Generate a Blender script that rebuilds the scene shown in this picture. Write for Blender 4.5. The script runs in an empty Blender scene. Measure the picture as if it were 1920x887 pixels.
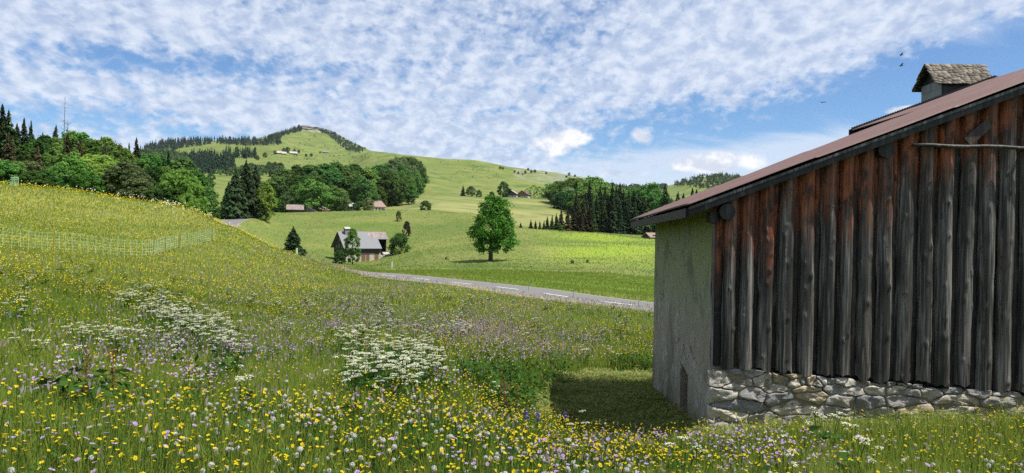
import bpy, bmesh, math, random
import numpy as np
from mathutils import Vector, Matrix

random.seed(7); RNG = np.random.default_rng(7)
S = bpy.context.scene; COL = S.collection
R = math.radians
F = 960 / math.tan(R(35)); EZ = 1.65          # focal length in photo pixels, eye height
CAMR = Matrix.Rotation(math.pi/2 + R(-0.5), 3, 'X') @ Matrix.Rotation(R(1.0), 3, 'Z')
CAMN = np.array(CAMR)

# ------------------------------------------------------------------ camera, light, view
cam = bpy.data.objects.new('camera', bpy.data.cameras.new('camera')); COL.objects.link(cam)
cam.data.sensor_fit = 'HORIZONTAL'; cam.data.angle = R(70); cam.data.clip_end = 30000; cam.data.clip_start = 0.05
cam.matrix_world = Matrix.Translation((0, 0, EZ)) @ CAMR.to_4x4(); S.camera = cam
SUN_EL, SUN_AZ = 62, 107          # azimuth clockwise from +Y (view direction)
sun = bpy.data.objects.new('sun', bpy.data.lights.new('sun', 'SUN')); COL.objects.link(sun)
sun.data.energy = 3.9; sun.data.angle = R(0.5); sun.data.color = (1, 0.955, 0.88)
sd = Vector((math.sin(R(SUN_AZ))*math.cos(R(SUN_EL)), math.cos(R(SUN_AZ))*math.cos(R(SUN_EL)), math.sin(R(SUN_EL))))
sun.rotation_euler = sd.to_track_quat('Z', 'Y').to_euler()
S.view_settings.view_transform = 'Standard'; S.view_settings.look = 'None'
S.view_settings.exposure = 1.06; S.view_settings.gamma = 1; S.view_settings.use_curve_mapping = False
S.render.engine = 'CYCLES'
S.cycles.max_bounces = 6; S.cycles.diffuse_bounces = 3; S.cycles.glossy_bounces = 2
S.cycles.transmission_bounces = 3; S.cycles.transparent_max_bounces = 6; S.cycles.use_denoising = False
S.cycles.sample_clamp_indirect = 4; S.cycles.volume_bounces = 0; S.cycles.use_adaptive_sampling = False

# ------------------------------------------------------------------ node helpers
class NT:
    def __init__(s, nt): s.nt = nt; s.n = nt.nodes; s.l = nt.links
    def new(s, t, ins=None, **kw):
        n = s.n.new(t)
        for k, v in kw.items(): setattr(n, k, v)
        for k, v in (ins or {}).items():
            if isinstance(v, bpy.types.NodeSocket): s.l.new(v, n.inputs[k])
            else: n.inputs[k].default_value = v
        return n
    def math(s, op, a, b=0.0, c=None, clamp=False):
        n = s.new('ShaderNodeMath', {0: a, 1: b}, operation=op, use_clamp=clamp)
        if c is not None:
            if isinstance(c, bpy.types.NodeSocket): s.l.new(c, n.inputs[2])
            else: n.inputs[2].default_value = c
        return n.outputs[0]
    def mix(s, f, a, b, mode='MIX'):
        n = s.new('ShaderNodeMix', data_type='RGBA', blend_type=mode); n.clamp_factor = True
        for i, v in ((0, f), (6, a), (7, b)):
            if isinstance(v, bpy.types.NodeSocket): s.l.new(v, n.inputs[i])
            else: n.inputs[i].default_value = (*v, 1) if isinstance(v, tuple) and len(v) == 3 else v
        return n.outputs[2]
    def ramp(s, f, lo, hi, a=0.0, b=1.0):
        return s.new('ShaderNodeMapRange', {0: f, 1: lo, 2: hi, 3: a, 4: b}, interpolation_type='SMOOTHSTEP').outputs[0]
    def noise(s, vec, scale, detail=3, rough=0.55, dist=0.0):
        return s.new('ShaderNodeTexNoise', {'Vector': vec, 'Scale': scale, 'Detail': detail, 'Roughness': rough, 'Distortion': dist}).outputs[0]
    def mapping(s, vec, scale, loc=(0, 0, 0)):
        return s.new('ShaderNodeMapping', {'Vector': vec, 'Scale': scale, 'Location': loc}).outputs[0]
    def attr(s, name): return s.new('ShaderNodeAttribute', attribute_name=name)
    def bump(s, h, strength, dist, normal=None):
        n = s.new('ShaderNodeBump', {'Height': h, 'Strength': strength, 'Distance': dist})
        if normal is not None: s.l.new(normal, n.inputs['Normal'])
        return n.outputs[0]

MATS = {}
def material(name):
    m = bpy.data.materials.new(name); m.use_nodes = True; m.node_tree.nodes.clear(); MATS[name] = m
    t = NT(m.node_tree); t.out = t.new('ShaderNodeOutputMaterial')
    t.pos = t.new('ShaderNodeNewGeometry').outputs['Position']
    t.obj = t.new('ShaderNodeTexCoord').outputs['Object']
    return m, t
def finish(t, col, rough=0.8, normal=None, spec=0.3, metal=0.0):
    b = t.new('ShaderNodeBsdfPrincipled', {'Roughness': rough, 'Specular IOR Level': spec, 'Metallic': metal})
    if isinstance(col, bpy.types.NodeSocket): t.l.new(col, b.inputs['Base Color'])
    else: b.inputs['Base Color'].default_value = (*col, 1)
    if normal is not None: t.l.new(normal, b.inputs['Normal'])
    t.l.new(b.outputs[0], t.out.inputs[0]); return b
def leafy(name, c1, c2, trans=0.35, hue=0.06, val=0.40, attr='tint'):
    """thin leaf: diffuse + translucent, colour varied per leaf (tint attribute) and per plant"""
    m, t = material(name)
    tint = t.attr(attr).outputs['Fac']
    col = t.mix(tint, c1, c2)
    rnd = t.new('ShaderNodeObjectInfo').outputs['Random']
    hs = t.new('ShaderNodeHueSaturation', {'Color': col, 'Hue': t.math('MULTIPLY_ADD', rnd, hue, 0.5 - hue/2),
               'Value': t.math('MULTIPLY_ADD', t.math('FRACT', t.math('MULTIPLY', rnd, 7.13)), val*2, 1 - val)}).outputs[0]
    d = t.new('ShaderNodeBsdfDiffuse', {'Color': hs}); tr = t.new('ShaderNodeBsdfTranslucent', {'Color': hs})
    mx = t.new('ShaderNodeMixShader', {0: trans, 1: d.outputs[0], 2: tr.outputs[0]})
    t.l.new(mx.outputs[0], t.out.inputs[0]); return m

# ------------------------------------------------------------------ object helpers
def mesh_np(name, V, faces, mat=None, parent=None, attrs=None, smooth=False, link=True):
    """faces: list of int arrays (n,k). Builds ONE mesh object with numpy speed."""
    V = np.ascontiguousarray(V, dtype=np.float32)
    if not isinstance(faces, (list, tuple)): faces = [faces]
    faces = [np.ascontiguousarray(f, dtype=np.int32) for f in faces if len(f)]
    me = bpy.data.meshes.new(name); me.vertices.add(len(V)); me.vertices.foreach_set('co', V.ravel())
    idx = np.concatenate([f.ravel() for f in faces]); tot = np.concatenate([np.full(len(f), f.shape[1], np.int32) for f in faces])
    me.loops.add(len(idx)); me.loops.foreach_set('vertex_index', idx)
    me.polygons.add(len(tot)); start = np.concatenate([[0], np.cumsum(tot)[:-1]]).astype(np.int32)
    me.polygons.foreach_set('loop_start', start)
    if smooth: me.polygons.foreach_set('use_smooth', np.ones(len(tot), bool))
    for k, v in (attrs or {}).items():
        if v.ndim == 1:
            a = me.attributes.new(k, 'FLOAT', 'POINT'); a.data.foreach_set('value', v.astype(np.float32))
        else:
            a = me.attributes.new(k, 'FLOAT_COLOR', 'POINT'); a.data.foreach_set('color', np.c_[v, np.ones(len(v))].astype(np.float32).ravel())
    me.update(calc_edges=True); me.validate()
    if mat is not None: me.materials.append(MATS[mat] if isinstance(mat, str) else mat)
    if not link: return me
    o = bpy.data.objects.new(name, me); COL.objects.link(o)
    if parent is not None: o.parent = parent
    return o
def tag(o, label=None, cat=None, group=None, kind=None):
    if label: o['label'] = label
    if cat: o['category'] = cat
    if group: o['group'] = group
    if kind: o['kind'] = kind
    return o
def empty(name, loc=(0, 0, 0), rz=0.0, sc=1.0):
    o = bpy.data.objects.new(name, None); COL.objects.link(o); o.location = loc; o.rotation_euler = (0, 0, rz)
    o.scale = (sc, sc, sc) if np.isscalar(sc) else sc; o.empty_display_size = 0.2; return o
def inst(name, me, parent=None, loc=(0, 0, 0), rot=(0, 0, 0), sc=1.0, mat=None):
    o = bpy.data.objects.new(name, me); COL.objects.link(o); o.parent = parent; o.location = loc; o.rotation_euler = rot
    o.scale = (sc, sc, sc) if np.isscalar(sc) else sc
    if mat:
        o.material_slots[0].link = 'OBJECT'; o.material_slots[0].material = MATS[mat]
    return o

class MB:
    """collects boxes, prisms and tubes, builds ONE mesh object"""
    def __init__(s): s.bm = bmesh.new()
    def box(s, a, b, bevel=0.0, mat=None):
        (x0, y0, z0), (x1, y1, z1) = a, b
        vs = [s.bm.verts.new(p) for p in ((x0,y0,z0),(x1,y0,z0),(x1,y1,z0),(x0,y1,z0),(x0,y0,z1),(x1,y0,z1),(x1,y1,z1),(x0,y1,z1))]
        fs = [s.bm.faces.new([vs[i] for i in q]) for q in ((0,3,2,1),(4,5,6,7),(0,1,5,4),(1,2,6,5),(2,3,7,6),(3,0,4,7))]
        if bevel: bmesh.ops.bevel(s.bm, geom=list({e for f in fs for e in f.edges}), offset=bevel, segments=2, affect='EDGES', profile=0.6)
        elif mat is not None: bmesh.ops.transform(s.bm, matrix=mat, verts=vs)
        return s
    def hexa(s, P8):
        vs = [s.bm.verts.new(p) for p in P8]
        for q in ((0,3,2,1),(4,5,6,7),(0,1,5,4),(1,2,6,5),(2,3,7,6),(3,0,4,7)): s.bm.faces.new([vs[i] for i in q])
        return s
    def prism(s, poly, off):
        """poly: list of 3-D points, extruded by vector off"""
        a = [s.bm.verts.new(p) for p in poly]; b = [s.bm.verts.new(Vector(p) + Vector(off)) for p in poly]; n = len(a)
        s.bm.faces.new(a[::-1]); s.bm.faces.new(b)
        for i in range(n): s.bm.faces.new((a[i], a[(i+1) % n], b[(i+1) % n], b[i]))
        return s
    def tube(s, pts, rad, n=8, cap=True):
        rings = []; pts = [Vector(p) for p in pts]
        for i, p in enumerate(pts):
            d = (pts[min(i+1, len(pts)-1)] - pts[max(i-1, 0)]).normalized()
            u = d.cross(Vector((0, 0, 1)) if abs(d.z) < 0.9 else Vector((1, 0, 0))).normalized(); v = d.cross(u)
            r = rad[i] if hasattr(rad, '__len__') else rad
            rings.append([s.bm.verts.new(p + (u*math.cos(k*2*math.pi/n) + v*math.sin(k*2*math.pi/n))*r) for k in range(n)])
        for a, b in zip(rings, rings[1:]):
            for k in range(n): s.bm.faces.new((a[k], b[k], b[(k+1) % n], a[(k+1) % n]))
        if cap: s.bm.faces.new(rings[0]); s.bm.faces.new(rings[-1][::-1])
        return s
    def build(s, name, mat, parent=None, smooth=False):
        bmesh.ops.recalc_face_normals(s.bm, faces=s.bm.faces[:])
        me = bpy.data.meshes.new(name); s.bm.to_mesh(me); s.bm.free()
        me.materials.append(MATS[mat])
        if smooth:
            for p in me.polygons: p.use_smooth = True
        o = bpy.data.objects.new(name, me); COL.objects.link(o)
        if parent is not None: o.parent = parent
        return o

# ------------------------------------------------------------------ numpy noise
def _hash(ix, iy, seed):
    h = (ix.astype(np.int64)*374761393 + iy.astype(np.int64)*668265263 + seed*974634777) & 0xffffffff
    h = ((h ^ (h >> 13))*1274126177) & 0xffffffff
    return ((h ^ (h >> 16)) & 0xffff) / 65535.0
def vnoise(x, y, seed=0):
    x = np.asarray(x, float); y = np.asarray(y, float)
    ix = np.floor(x); iy = np.floor(y); fx = x - ix; fy = y - iy
    fx = fx*fx*(3 - 2*fx); fy = fy*fy*(3 - 2*fy)
    a = _hash(ix, iy, seed); b = _hash(ix+1, iy, seed); c = _hash(ix, iy+1, seed); d = _hash(ix+1, iy+1, seed)
    return (a*(1-fx) + b*fx)*(1-fy) + (c*(1-fx) + d*fx)*fy
def fbm(x, y, seed=0, oct=4):
    s = 0; a = 0.5; tot = 0
    for o in range(oct):
        s = s + a*vnoise(x*2**o + 17.3*o, y*2**o - 9.1*o, seed+o); tot += a; a *= 0.5
    return s/tot
def sstep(x, a, b):
    t = np.clip((x - a)/(b - a), 0, 1); return t*t*(3 - 2*t)

# ------------------------------------------------------------------ photo pixel <-> direction
def ray(px, py):
    px = np.asarray(px, float); py = np.asarray(py, float)
    l = np.stack([(px - 960)/F, (443.5 - py)/F, -np.ones_like(px + py)], -1)
    return l @ CAMN.T
def azt(px, py):
    d = ray(px, py); h = np.hypot(d[..., 0], d[..., 1]); return np.arctan2(d[..., 0], d[..., 1]), d[..., 2]/h
def P(px, py, depth):
    d = ray(px, py); return d*(depth/d[..., 1:2]) + np.array([0, 0, EZ]) if d.ndim > 1 else d*(depth/d[1]) + np.array([0, 0, EZ])

# ------------------------------------------------------------------ terrain: height table over azimuth x distance
COLS = {
 -500: [(5,905),(8,765),(14,620),(25,505),(45,420),(70,340),(95,290),(120,290),(200,290),(400,280),(1000,270),(3000,280)],
 0:   [(5,900),(8,765),(14,632),(25,530),(45,462),(70,396),(95,345),(115,352),(150,345),(300,325),(800,322),(2500,325),(4000,340)],
 100: [(5,900),(8,768),(14,640),(25,545),(45,472),(70,406),(93,355),(115,363),(150,355),(300,335),(800,322),(2500,315),(4000,335)],
 200: [(5,898),(8,772),(14,650),(25,560),(45,482),(70,420),(90,368),(112,377),(150,368),(300,345),(700,322),(1500,305),(2400,298),(4000,330)],
 330: [(5,898),(8,780),(14,662),(25,578),(45,496),(70,428),(85,387),(108,402),(160,396),(250,382),(500,350),(900,327),(1500,300),(2100,270),(2400,268),(3000,290)],
 430: [(5,897),(8,785),(14,672),(25,592),(45,510),(62,455),(75,426),(90,436),(130,462),(180,456),(218,430),(245,415),(290,399),(400,385),(600,358),(900,335),(1400,296),(1900,271),(2300,265),(3000,290)],
 475: [(5,897),(8,786),(14,676),(25,595),(45,520),(62,474),(76,447),(95,464),(140,480),(190,464),(220,440),(245,420),(275,406),(310,398),(400,392),(600,362),(900,338),(1400,300),(1900,275),(2300,261),(3000,290)],
 520: [(5,897),(8,788),(14,680),(25,598),(45,530),(62,490),(78,468),(95,482),(128,492),(165,482),(205,462),(250,430),(300,405),(330,399),(380,399),(450,392),(650,362),(900,336),(1400,298),(1900,268),(2300,256),(2600,247),(3200,280)],
 575: [(5,896),(8,789),(14,684),(25,601),(45,537),(65,499),(82,481),(100,497),(125,500),(160,490),(190,479),(250,436),(300,407),(330,398),(380,399),(450,392),(650,362),(900,336),(1400,300),(1900,280),(2300,258),(2600,236),(3200,270)],
 610: [(5,896),(8,789),(14,686),(25,603),(45,541),(66,503),(80,489),(100,502),(125,502),(155,493),(190,482),(250,436),(300,407),(330,397),(380,399),(450,392),(650,362),(900,337),(1400,303),(1900,286),(2300,262),(2600,241),(3200,275)],
 650: [(5,896),(8,790),(14,688),(25,605),(45,545),(65,510),(76,498),(90,509),(110,506),(150,496),(185,486),(210,472),(250,437),(300,407),(330,397),(380,399),(450,391),(600,370),(900,340),(1400,305),(1900,288),(2300,275),(2600,262),(3200,290)],
 695: [(5,895),(8,791),(14,689),(25,607),(45,546),(65,520),(74,512),(82,511),(95,507),(120,503),(150,497),(185,484),(230,450),(280,415),(330,396),(380,398),(450,388),(600,368),(900,338),(1250,302),(1500,285),(1900,290),(2500,284),(3200,300)],
 740: [(5,895),(8,792),(14,690),(25,608),(45,547),(64,524),(77,516),(88,511),(110,506),(145,494),(185,474),(230,444),(280,414),(335,394),(385,396),(500,380),(700,366),(900,330),(1250,291),(1400,288),(1700,296),(2500,300),(3200,315)],
 800: [(5,895),(8,795),(14,691),(25,610),(45,548),(62,528),(71,521),(80,513),(100,508),(140,489),(185,464),(240,428),(300,401),(340,392),(380,393),(500,378),(700,366),(900,335),(1200,300),(1350,293),(1700,305),(3000,335)],
 880:  [(5,905),(8,818),(11,752),(14,693),(25,615),(43,555),(57,536),(65,530),(74,521),(95,512),(135,489),(185,460),(240,424),(290,403),(320,400),(370,402),(500,383),(720,367),(900,342),(1200,308),(1350,300),(1700,312),(3000,340)],
 960:  [(5,925),(7,880),(8.5,842),(11,790),(14,695),(25,622),(40,568),(54,545),(61,538),(69,528),(85,517),(130,490),(180,458),(210,438),(235,428),(270,431),(330,424),(450,402),(600,384),(750,366),(950,345),(1250,320),(1450,316),(1800,325),(3000,345)],
 1030: [(5,940),(7,905),(9,850),(11,812),(12,795),(14,735),(18,685),(25,632),(38,580),(50,555),(57,548),(64,538),(82,523),(125,497),(175,466),(205,444),(228,433),(265,437),(320,430),(450,408),(600,388),(780,370),(1000,350),(1400,324),(1550,323),(1900,332),(3000,348)],
 1100: [(5,948),(7,925),(9,866),(11,835),(12,802),(14,752),(18,700),(25,640),(37,588),(47,566),(53.5,558),(60,548),(80,530),(120,500),(170,468),(200,449),(222,438),(260,442),(320,433),(450,423),(600,402),(800,380),(1050,358),(1400,336),(1600,334),(2000,340),(3000,352)],
 1230: [(5,955),(7,930),(9,872),(11,836),(12,803),(14,754),(18,704),(25,650),(36,602),(45,580),(50,573),(56,561),(80,540),(120,508),(165,474),(208,449),(250,453),(320,440),(400,432),(500,428),(700,412),(1000,395),(1500,372),(2500,352),(4000,355)],
 1330: [(5,985),(7,925),(9,858),(10.9,806),(14,757),(18,710),(25,660),(36,612),(44,592),(48.5,582),(54,570),(80,546),(120,512),(165,478),(208,453),(250,457),(320,445),(400,438),(600,420),(900,400),(1500,362),(2300,335),(2600,331),(4000,350)],
 1450: [(5,1005),(7,922),(9,848),(10.9,800),(14,757),(18,715),(25,668),(36,618),(48,588),(54,576),(80,550),(120,516),(165,482),(208,457),(320,450),(400,442),(600,424),(900,400),(1500,368),(2300,345),(2600,342),(4000,352)],
 1600: [(5,1010),(7,922),(9,852),(11.2,796),(14,765),(18,725),(25,675),(36,625),(48,592),(80,556),(165,490),(208,466),(320,455),(600,430),(900,405),(1500,375),(2600,355),(4000,360)],
 1920: [(5,1060),(7,960),(9,878),(11,815),(12.4,790),(14,775),(18,740),(25,690),(40,640),(80,580),(165,510),(320,465),(900,415),(2600,370),(4000,370)],
 2400: [(5,1080),(8,930),(12.4,810),(18,760),(25,705),(40,650),(80,590),(165,520),(320,475),(900,420),(2600,380),(4000,380)],
}
def pchip(x, y, xi):
    """monotone cubic; y may be (n,m) -> (len(xi),m)"""
    x = np.asarray(x, float); y = np.asarray(y, float); one = y.ndim == 1
    if one: y = y[:, None]
    h = np.diff(x)[:, None]; d = np.diff(y, axis=0)/h; m = np.zeros_like(y); m[0] = d[0]; m[-1] = d[-1]
    w1 = 2*h[1:] + h[:-1]; w2 = h[1:] + 2*h[:-1]; ok = d[:-1]*d[1:] > 0
    with np.errstate(divide='ignore', invalid='ignore'): hm = (w1 + w2)/(w1/d[:-1] + w2/d[1:])
    m[1:-1] = np.where(ok, hm, 0)
    k = np.clip(np.searchsorted(x, xi, side='right') - 1, 0, len(x) - 2); hh = h[k]; t = ((xi - x[k])[:, None])/hh
    r = y[k]*(1 + 2*t)*(1-t)**2 + m[k]*hh*t*(1-t)**2 + y[k+1]*t*t*(3 - 2*t) + m[k+1]*hh*t*t*(t-1)
    return r[:, 0] if one else r
LR = np.arange(math.log(0.4), math.log(3700), 0.0135); RR = np.exp(LR)
cols_az, cols_t = [], []
def column(px, pts):
    a = float(azt(px, 431)[0]); rs = [0.4, 1.2, 2.5]; x = [rr*math.sin(a) for rr in rs]
    ts = [(-1.64 - 0.02*xx)/rr for rr, xx in zip(rs, x)]
    for r, py in pts: rs.append(r); ts.append(float(azt(px, py)[1]))
    rs.append(5200); ts.append(ts[-1]*0.8)
    # interpolate z/r near, where it is a steep curve, through z itself
    lr = np.log(rs); z = np.array(ts)*np.array(rs)
    return a, np.where(RR < 20, pchip(lr, z, LR)/RR, pchip(lr, np.array(ts), LR))
for px in sorted(COLS):
    a, t = column(px, COLS[px]); cols_az.append(a); cols_t.append(t)
flat = -1.64/RR + 0.02*sstep(LR, math.log(200), math.log(2000))
cols_az = [-math.pi, R(-115), R(-75)] + cols_az + [R(75), R(115), math.pi]
cols_t = [flat, flat, cols_t[0]] + cols_t + [cols_t[-1], flat, flat]
AZ = np.concatenate([np.arange(-180, -48, 3.0), np.arange(-48, 48, 0.15), np.arange(48, 180.1, 3.0)])*math.pi/180
TT = pchip(np.array(cols_az), np.array(cols_t), AZ)                       # (az, r)
GA, GR = np.meshgrid(AZ, RR, indexing='ij'); GX = GR*np.sin(GA); GY = GR*np.cos(GA)
GZ = TT*GR
amp = np.minimum(0.035*(GR/10)**0.75, 1.6)*sstep(GR, 2, 12)
GZ += amp*(fbm(GX/6, GY/6, 5, 3)*2 - 1)*(GR < 150) + np.clip(GR/150, 0, 1)*0.5*np.minimum(amp, 1)*(fbm(GX/35, GY/35, 8, 4)*2 - 1)
GZ += np.where(GR > 500, (np.minimum(GR, 2500) - 500)*0.004*(fbm(GX/130, GY/130, 11, 4)*2 - 1), 0)
GZ += sstep(GR, 550, 1000)*(1 - sstep(GR, 1900, 2400))*(7*(fbm(GX/170, GY/260, 13, 3)*2 - 1) + 3*(fbm(GX/45, GY/70, 15, 3)*2 - 1))
GZ += sstep(GR, 128, 165)*(1 - sstep(GR, 300, 420))*(1.5*(fbm(GX/30, GY/42, 17, 2)*2 - 1))
GZ += EZ
# the road: centre line through (photo column, row, distance)
ROAD = [(2300,618,49),(1700,607,46),(1400,592,47.5),(1225,577.5,50),(1100,563,53.5),(960,542.5,61),(800,525,71),(700,514.5,81),(650,511,90),(600,504,104),(540,492,128),(480,472,163),(440,450,195),(424,431,219),(428,420,238),(448,411,254),(480,404.5,275)]
rp = []
for px, py, r in ROAD:
    a, t = azt(px, py); rp.append((r*math.sin(a), r*math.cos(a), EZ + r*t))
rp = np.array(rp, float); s = np.r_[0, np.cumsum(np.hypot(*np.diff(rp[:, :2], axis=0).T))]
RS = np.arange(0, s[-1], 0.8); RC = np.stack([pchip(s, rp[:, i], RS) for i in range(3)], 1)
for _ in range(3): RC[1:-1] = (RC[:-2] + 2*RC[1:-1] + RC[2:])/4
def road_dist(x, y):
    d = np.full(len(x), 1e9); zi = np.zeros(len(x))
    for i in range(0, len(x), 20000):
        q = np.hypot(x[i:i+20000, None] - RC[None, :, 0], y[i:i+20000, None] - RC[None, :, 1]); k = q.argmin(1)
        d[i:i+20000] = q[np.arange(len(k)), k]; zi[i:i+20000] = RC[k, 2]
    return d, zi
m = (GR > 35) & (GR < 350) & (np.abs(GA) < R(48)); rd, rz = road_dist(GX[m], GY[m])
w = 1 - sstep(rd, 3.4, 9); GZ[m] = GZ[m]*(1 - w) + (rz - 0.03)*w
def _idx(x, y):
    a = np.arctan2(x, y); l = np.log(np.maximum(np.hypot(x, y), 0.41))
    i = np.clip(np.searchsorted(AZ, a) - 1, 0, len(AZ) - 2); fa = (a - AZ[i])/(AZ[i+1] - AZ[i])
    j = np.clip(((l - LR[0])/0.0135).astype(int), 0, len(LR) - 2); fl = (l - LR[0])/0.0135 - j
    return i, fa, j, fl
def ground(x, y):
    x = np.atleast_1d(np.asarray(x, float)); y = np.atleast_1d(np.asarray(y, float)); i, fa, j, fl = _idx(x, y)
    return (GZ[i, j]*(1-fa) + GZ[i+1, j]*fa)*(1-fl) + (GZ[i, j+1]*(1-fa) + GZ[i+1, j+1]*fa)*fl
def hit(px, py, rmin=2.5, rmax=6000):
    """where the line of sight of a photo pixel meets the terrain (first hit beyond rmin) -> x, y, z, r ; nan if none"""
    px = np.atleast_1d(np.asarray(px, float)); py = np.atleast_1d(np.asarray(py, float)); a, t = azt(px, py)
    rs = np.exp(np.arange(math.log(rmin), math.log(rmax), 0.0068)); out = np.full((len(px), 4), np.nan)
    for s0 in range(0, len(px), 2000):
        aa = a[s0:s0+2000, None]; x = rs*np.sin(aa); y = rs*np.cos(aa)
        g = ground(x.ravel(), y.ravel()).reshape(x.shape); above = g >= EZ + rs*t[s0:s0+2000, None]
        k = above.argmax(1); ok = above[np.arange(len(k)), k]; r = rs[k]; ax = a[s0:s0+2000]
        o = np.stack([r*np.sin(ax), r*np.cos(ax), g[np.arange(len(k)), k], r], 1); o[~ok] = np.nan; out[s0:s0+2000] = o
    return out
def at(px, r):
    a = float(azt(px, 431)[0]); x, y = r*math.sin(a), r*math.cos(a); return x, y, float(ground(x, y)[0])
def to_px(p):
    l = (np.asarray(p, float) - np.array([0, 0, EZ])) @ CAMN; return 960 + F*l[..., 0]/-l[..., 2], 443.5 - F*l[..., 1]/-l[..., 2]
def inpoly(x, y, poly):
    x = np.asarray(x); y = np.asarray(y); c = np.zeros(x.shape, bool); n = len(poly)
    for i in range(n):
        (x0, y0), (x1, y1) = poly[i], poly[i-1]
        c ^= ((y0 > y) != (y1 > y)) & (x < (x1 - x0)*(y - y0)/((y1 - y0) or 1e-9) + x0)
    return c
# ================================================================== THE BARN
BD = 10.5; BRZ = R(-1.0); ZB = 2.75                     # depth of the near corner, rotation, base below eye level
_o = P(1338, 437, BD); BO = np.array([_o[0], _o[1], EZ - ZB])
E1 = np.array([math.cos(BRZ), math.sin(BRZ), 0]); E2 = np.array([-math.sin(BRZ), math.cos(BRZ), 0])
def BP(px, py, b):
    """pixel -> (a, z) on the barn plane at local depth b"""
    d = ray(px, py); t = ((BO + E2*b - np.array([0, 0, EZ])) @ E2)/(d @ E2); p = d*t + np.array([0, 0, EZ]) - BO
    return float(p @ E1), float(p[2])
def BS(px, py):
    """pixel -> (b, z) on the side wall plane a = 0"""
    d = ray(px, py); t = ((BO - np.array([0, 0, EZ])) @ E1)/(d @ E1); p = d*t + np.array([0, 0, EZ]) - BO
    return float(p @ E2), float(p[2])
SL = 0.385; EA = -0.44; EH = 3.15                        # roof slope, eave position and height at the near verge
def roof_z(a, b=0.0): return EH + (a - EA)*SL - 0.15*np.clip((np.asarray(b)+0.5)/5.6, 0, 1)*np.exp(-np.maximum(np.asarray(a)-EA, 0)/3.0)
BL = 4.7
# --- materials
m, t = material('plaster')
n1 = t.noise(t.obj, 1.3, 4, 0.6); n2 = t.noise(t.obj, 14, 5, 0.65); n3 = t.noise(t.obj, 70, 3, 0.6)
z = t.new('ShaderNodeSeparateXYZ', {0: t.obj}).outputs[2]
col = t.mix(n1, (0.24, 0.23, 0.175), (0.36, 0.34, 0.265))
moss = t.math('MULTIPLY', t.ramp(z, 0.7, 2.9), t.ramp(n1, 0.2, 0.55)); col = t.mix(t.math('MULTIPLY', moss, 0.85), col, (0.235, 0.275, 0.11))
col = t.mix(t.ramp(n2, 0.52, 0.72, 0, 0.6), col, (0.09, 0.09, 0.07))
vz = t.mapping(t.obj, (1, 9, 1.1)); st = t.noise(vz, 2.2, 4, 0.7); col = t.mix(t.ramp(st, 0.55, 0.75, 0, 0.55), col, (0.10, 0.105, 0.075))
fl = t.noise(t.mapping(t.obj, (1, 5.5, 2.0)), 2.4, 2, 0.5); flm = t.math('MULTIPLY', t.math('MULTIPLY', t.ramp(fl, 0.575, 0.585), t.ramp(t.noise(t.obj, 1.9, 2, 0.5), 0.48, 0.54)), t.ramp(z, 1.8, 1.2)); col = t.mix(flm, col, (0.42, 0.43, 0.42))
fl2 = t.noise(t.mapping(t.obj, (1, 6, 2.6), (3, 5, 9)), 2.6, 2, 0.5); col = t.mix(t.math('MULTIPLY', t.ramp(fl2, 0.61, 0.62), t.ramp(z, 1.7, 1.2)), col, (0.34, 0.24, 0.17))
vor = t.new('ShaderNodeTexVoronoi', {'Vector': t.new('ShaderNodeVectorMath', {0: t.obj, 1: t.new('ShaderNodeVectorMath', {0: t.new('ShaderNodeTexNoise', {'Vector': t.obj, 'Scale': 2.5, 'Detail': 4.0}).outputs[1], 1: (0.55, 0.55, 0.55)}, operation='MULTIPLY').outputs[0]}, operation='ADD').outputs[0], 'Scale': 0.85}, feature='DISTANCE_TO_EDGE').outputs[0]
crk = t.math('MULTIPLY', t.ramp(vor, 0.009, 0.003), t.ramp(t.noise(t.obj, 0.8, 2, 0.5), 0.46, 0.54)); col = t.mix(t.math('MULTIPLY', crk, 0.8), col, (0.05, 0.048, 0.04))
bigst = t.noise(t.mapping(t.obj, (1, 1.6, 0.7), (2, 7, 1)), 1.1, 5, 0.65, 0.5); col = t.mix(t.ramp(bigst, 0.50, 0.66, 0, 0.6), col, (0.10, 0.10, 0.075))
pit = t.ramp(t.noise(t.obj, 42, 2, 0.5), 0.66, 0.72); col = t.mix(t.math('MULTIPLY', pit, 0.4), col, (0.035, 0.035, 0.03))
hgt = t.math('ADD', t.math('ADD', n3, t.math('MULTIPLY', n2, 1.5)), t.math('MULTIPLY', pit, -1.2))
damp = t.math('MULTIPLY', t.ramp(z, 0.55, -0.5), t.ramp(n1, 0.25, 0.6)); col = t.mix(t.math('MULTIPLY', damp, 0.7), col, (0.06, 0.06, 0.045))
finish(t, col, 0.95, t.bump(hgt, 0.8, 0.014), 0.1)

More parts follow.
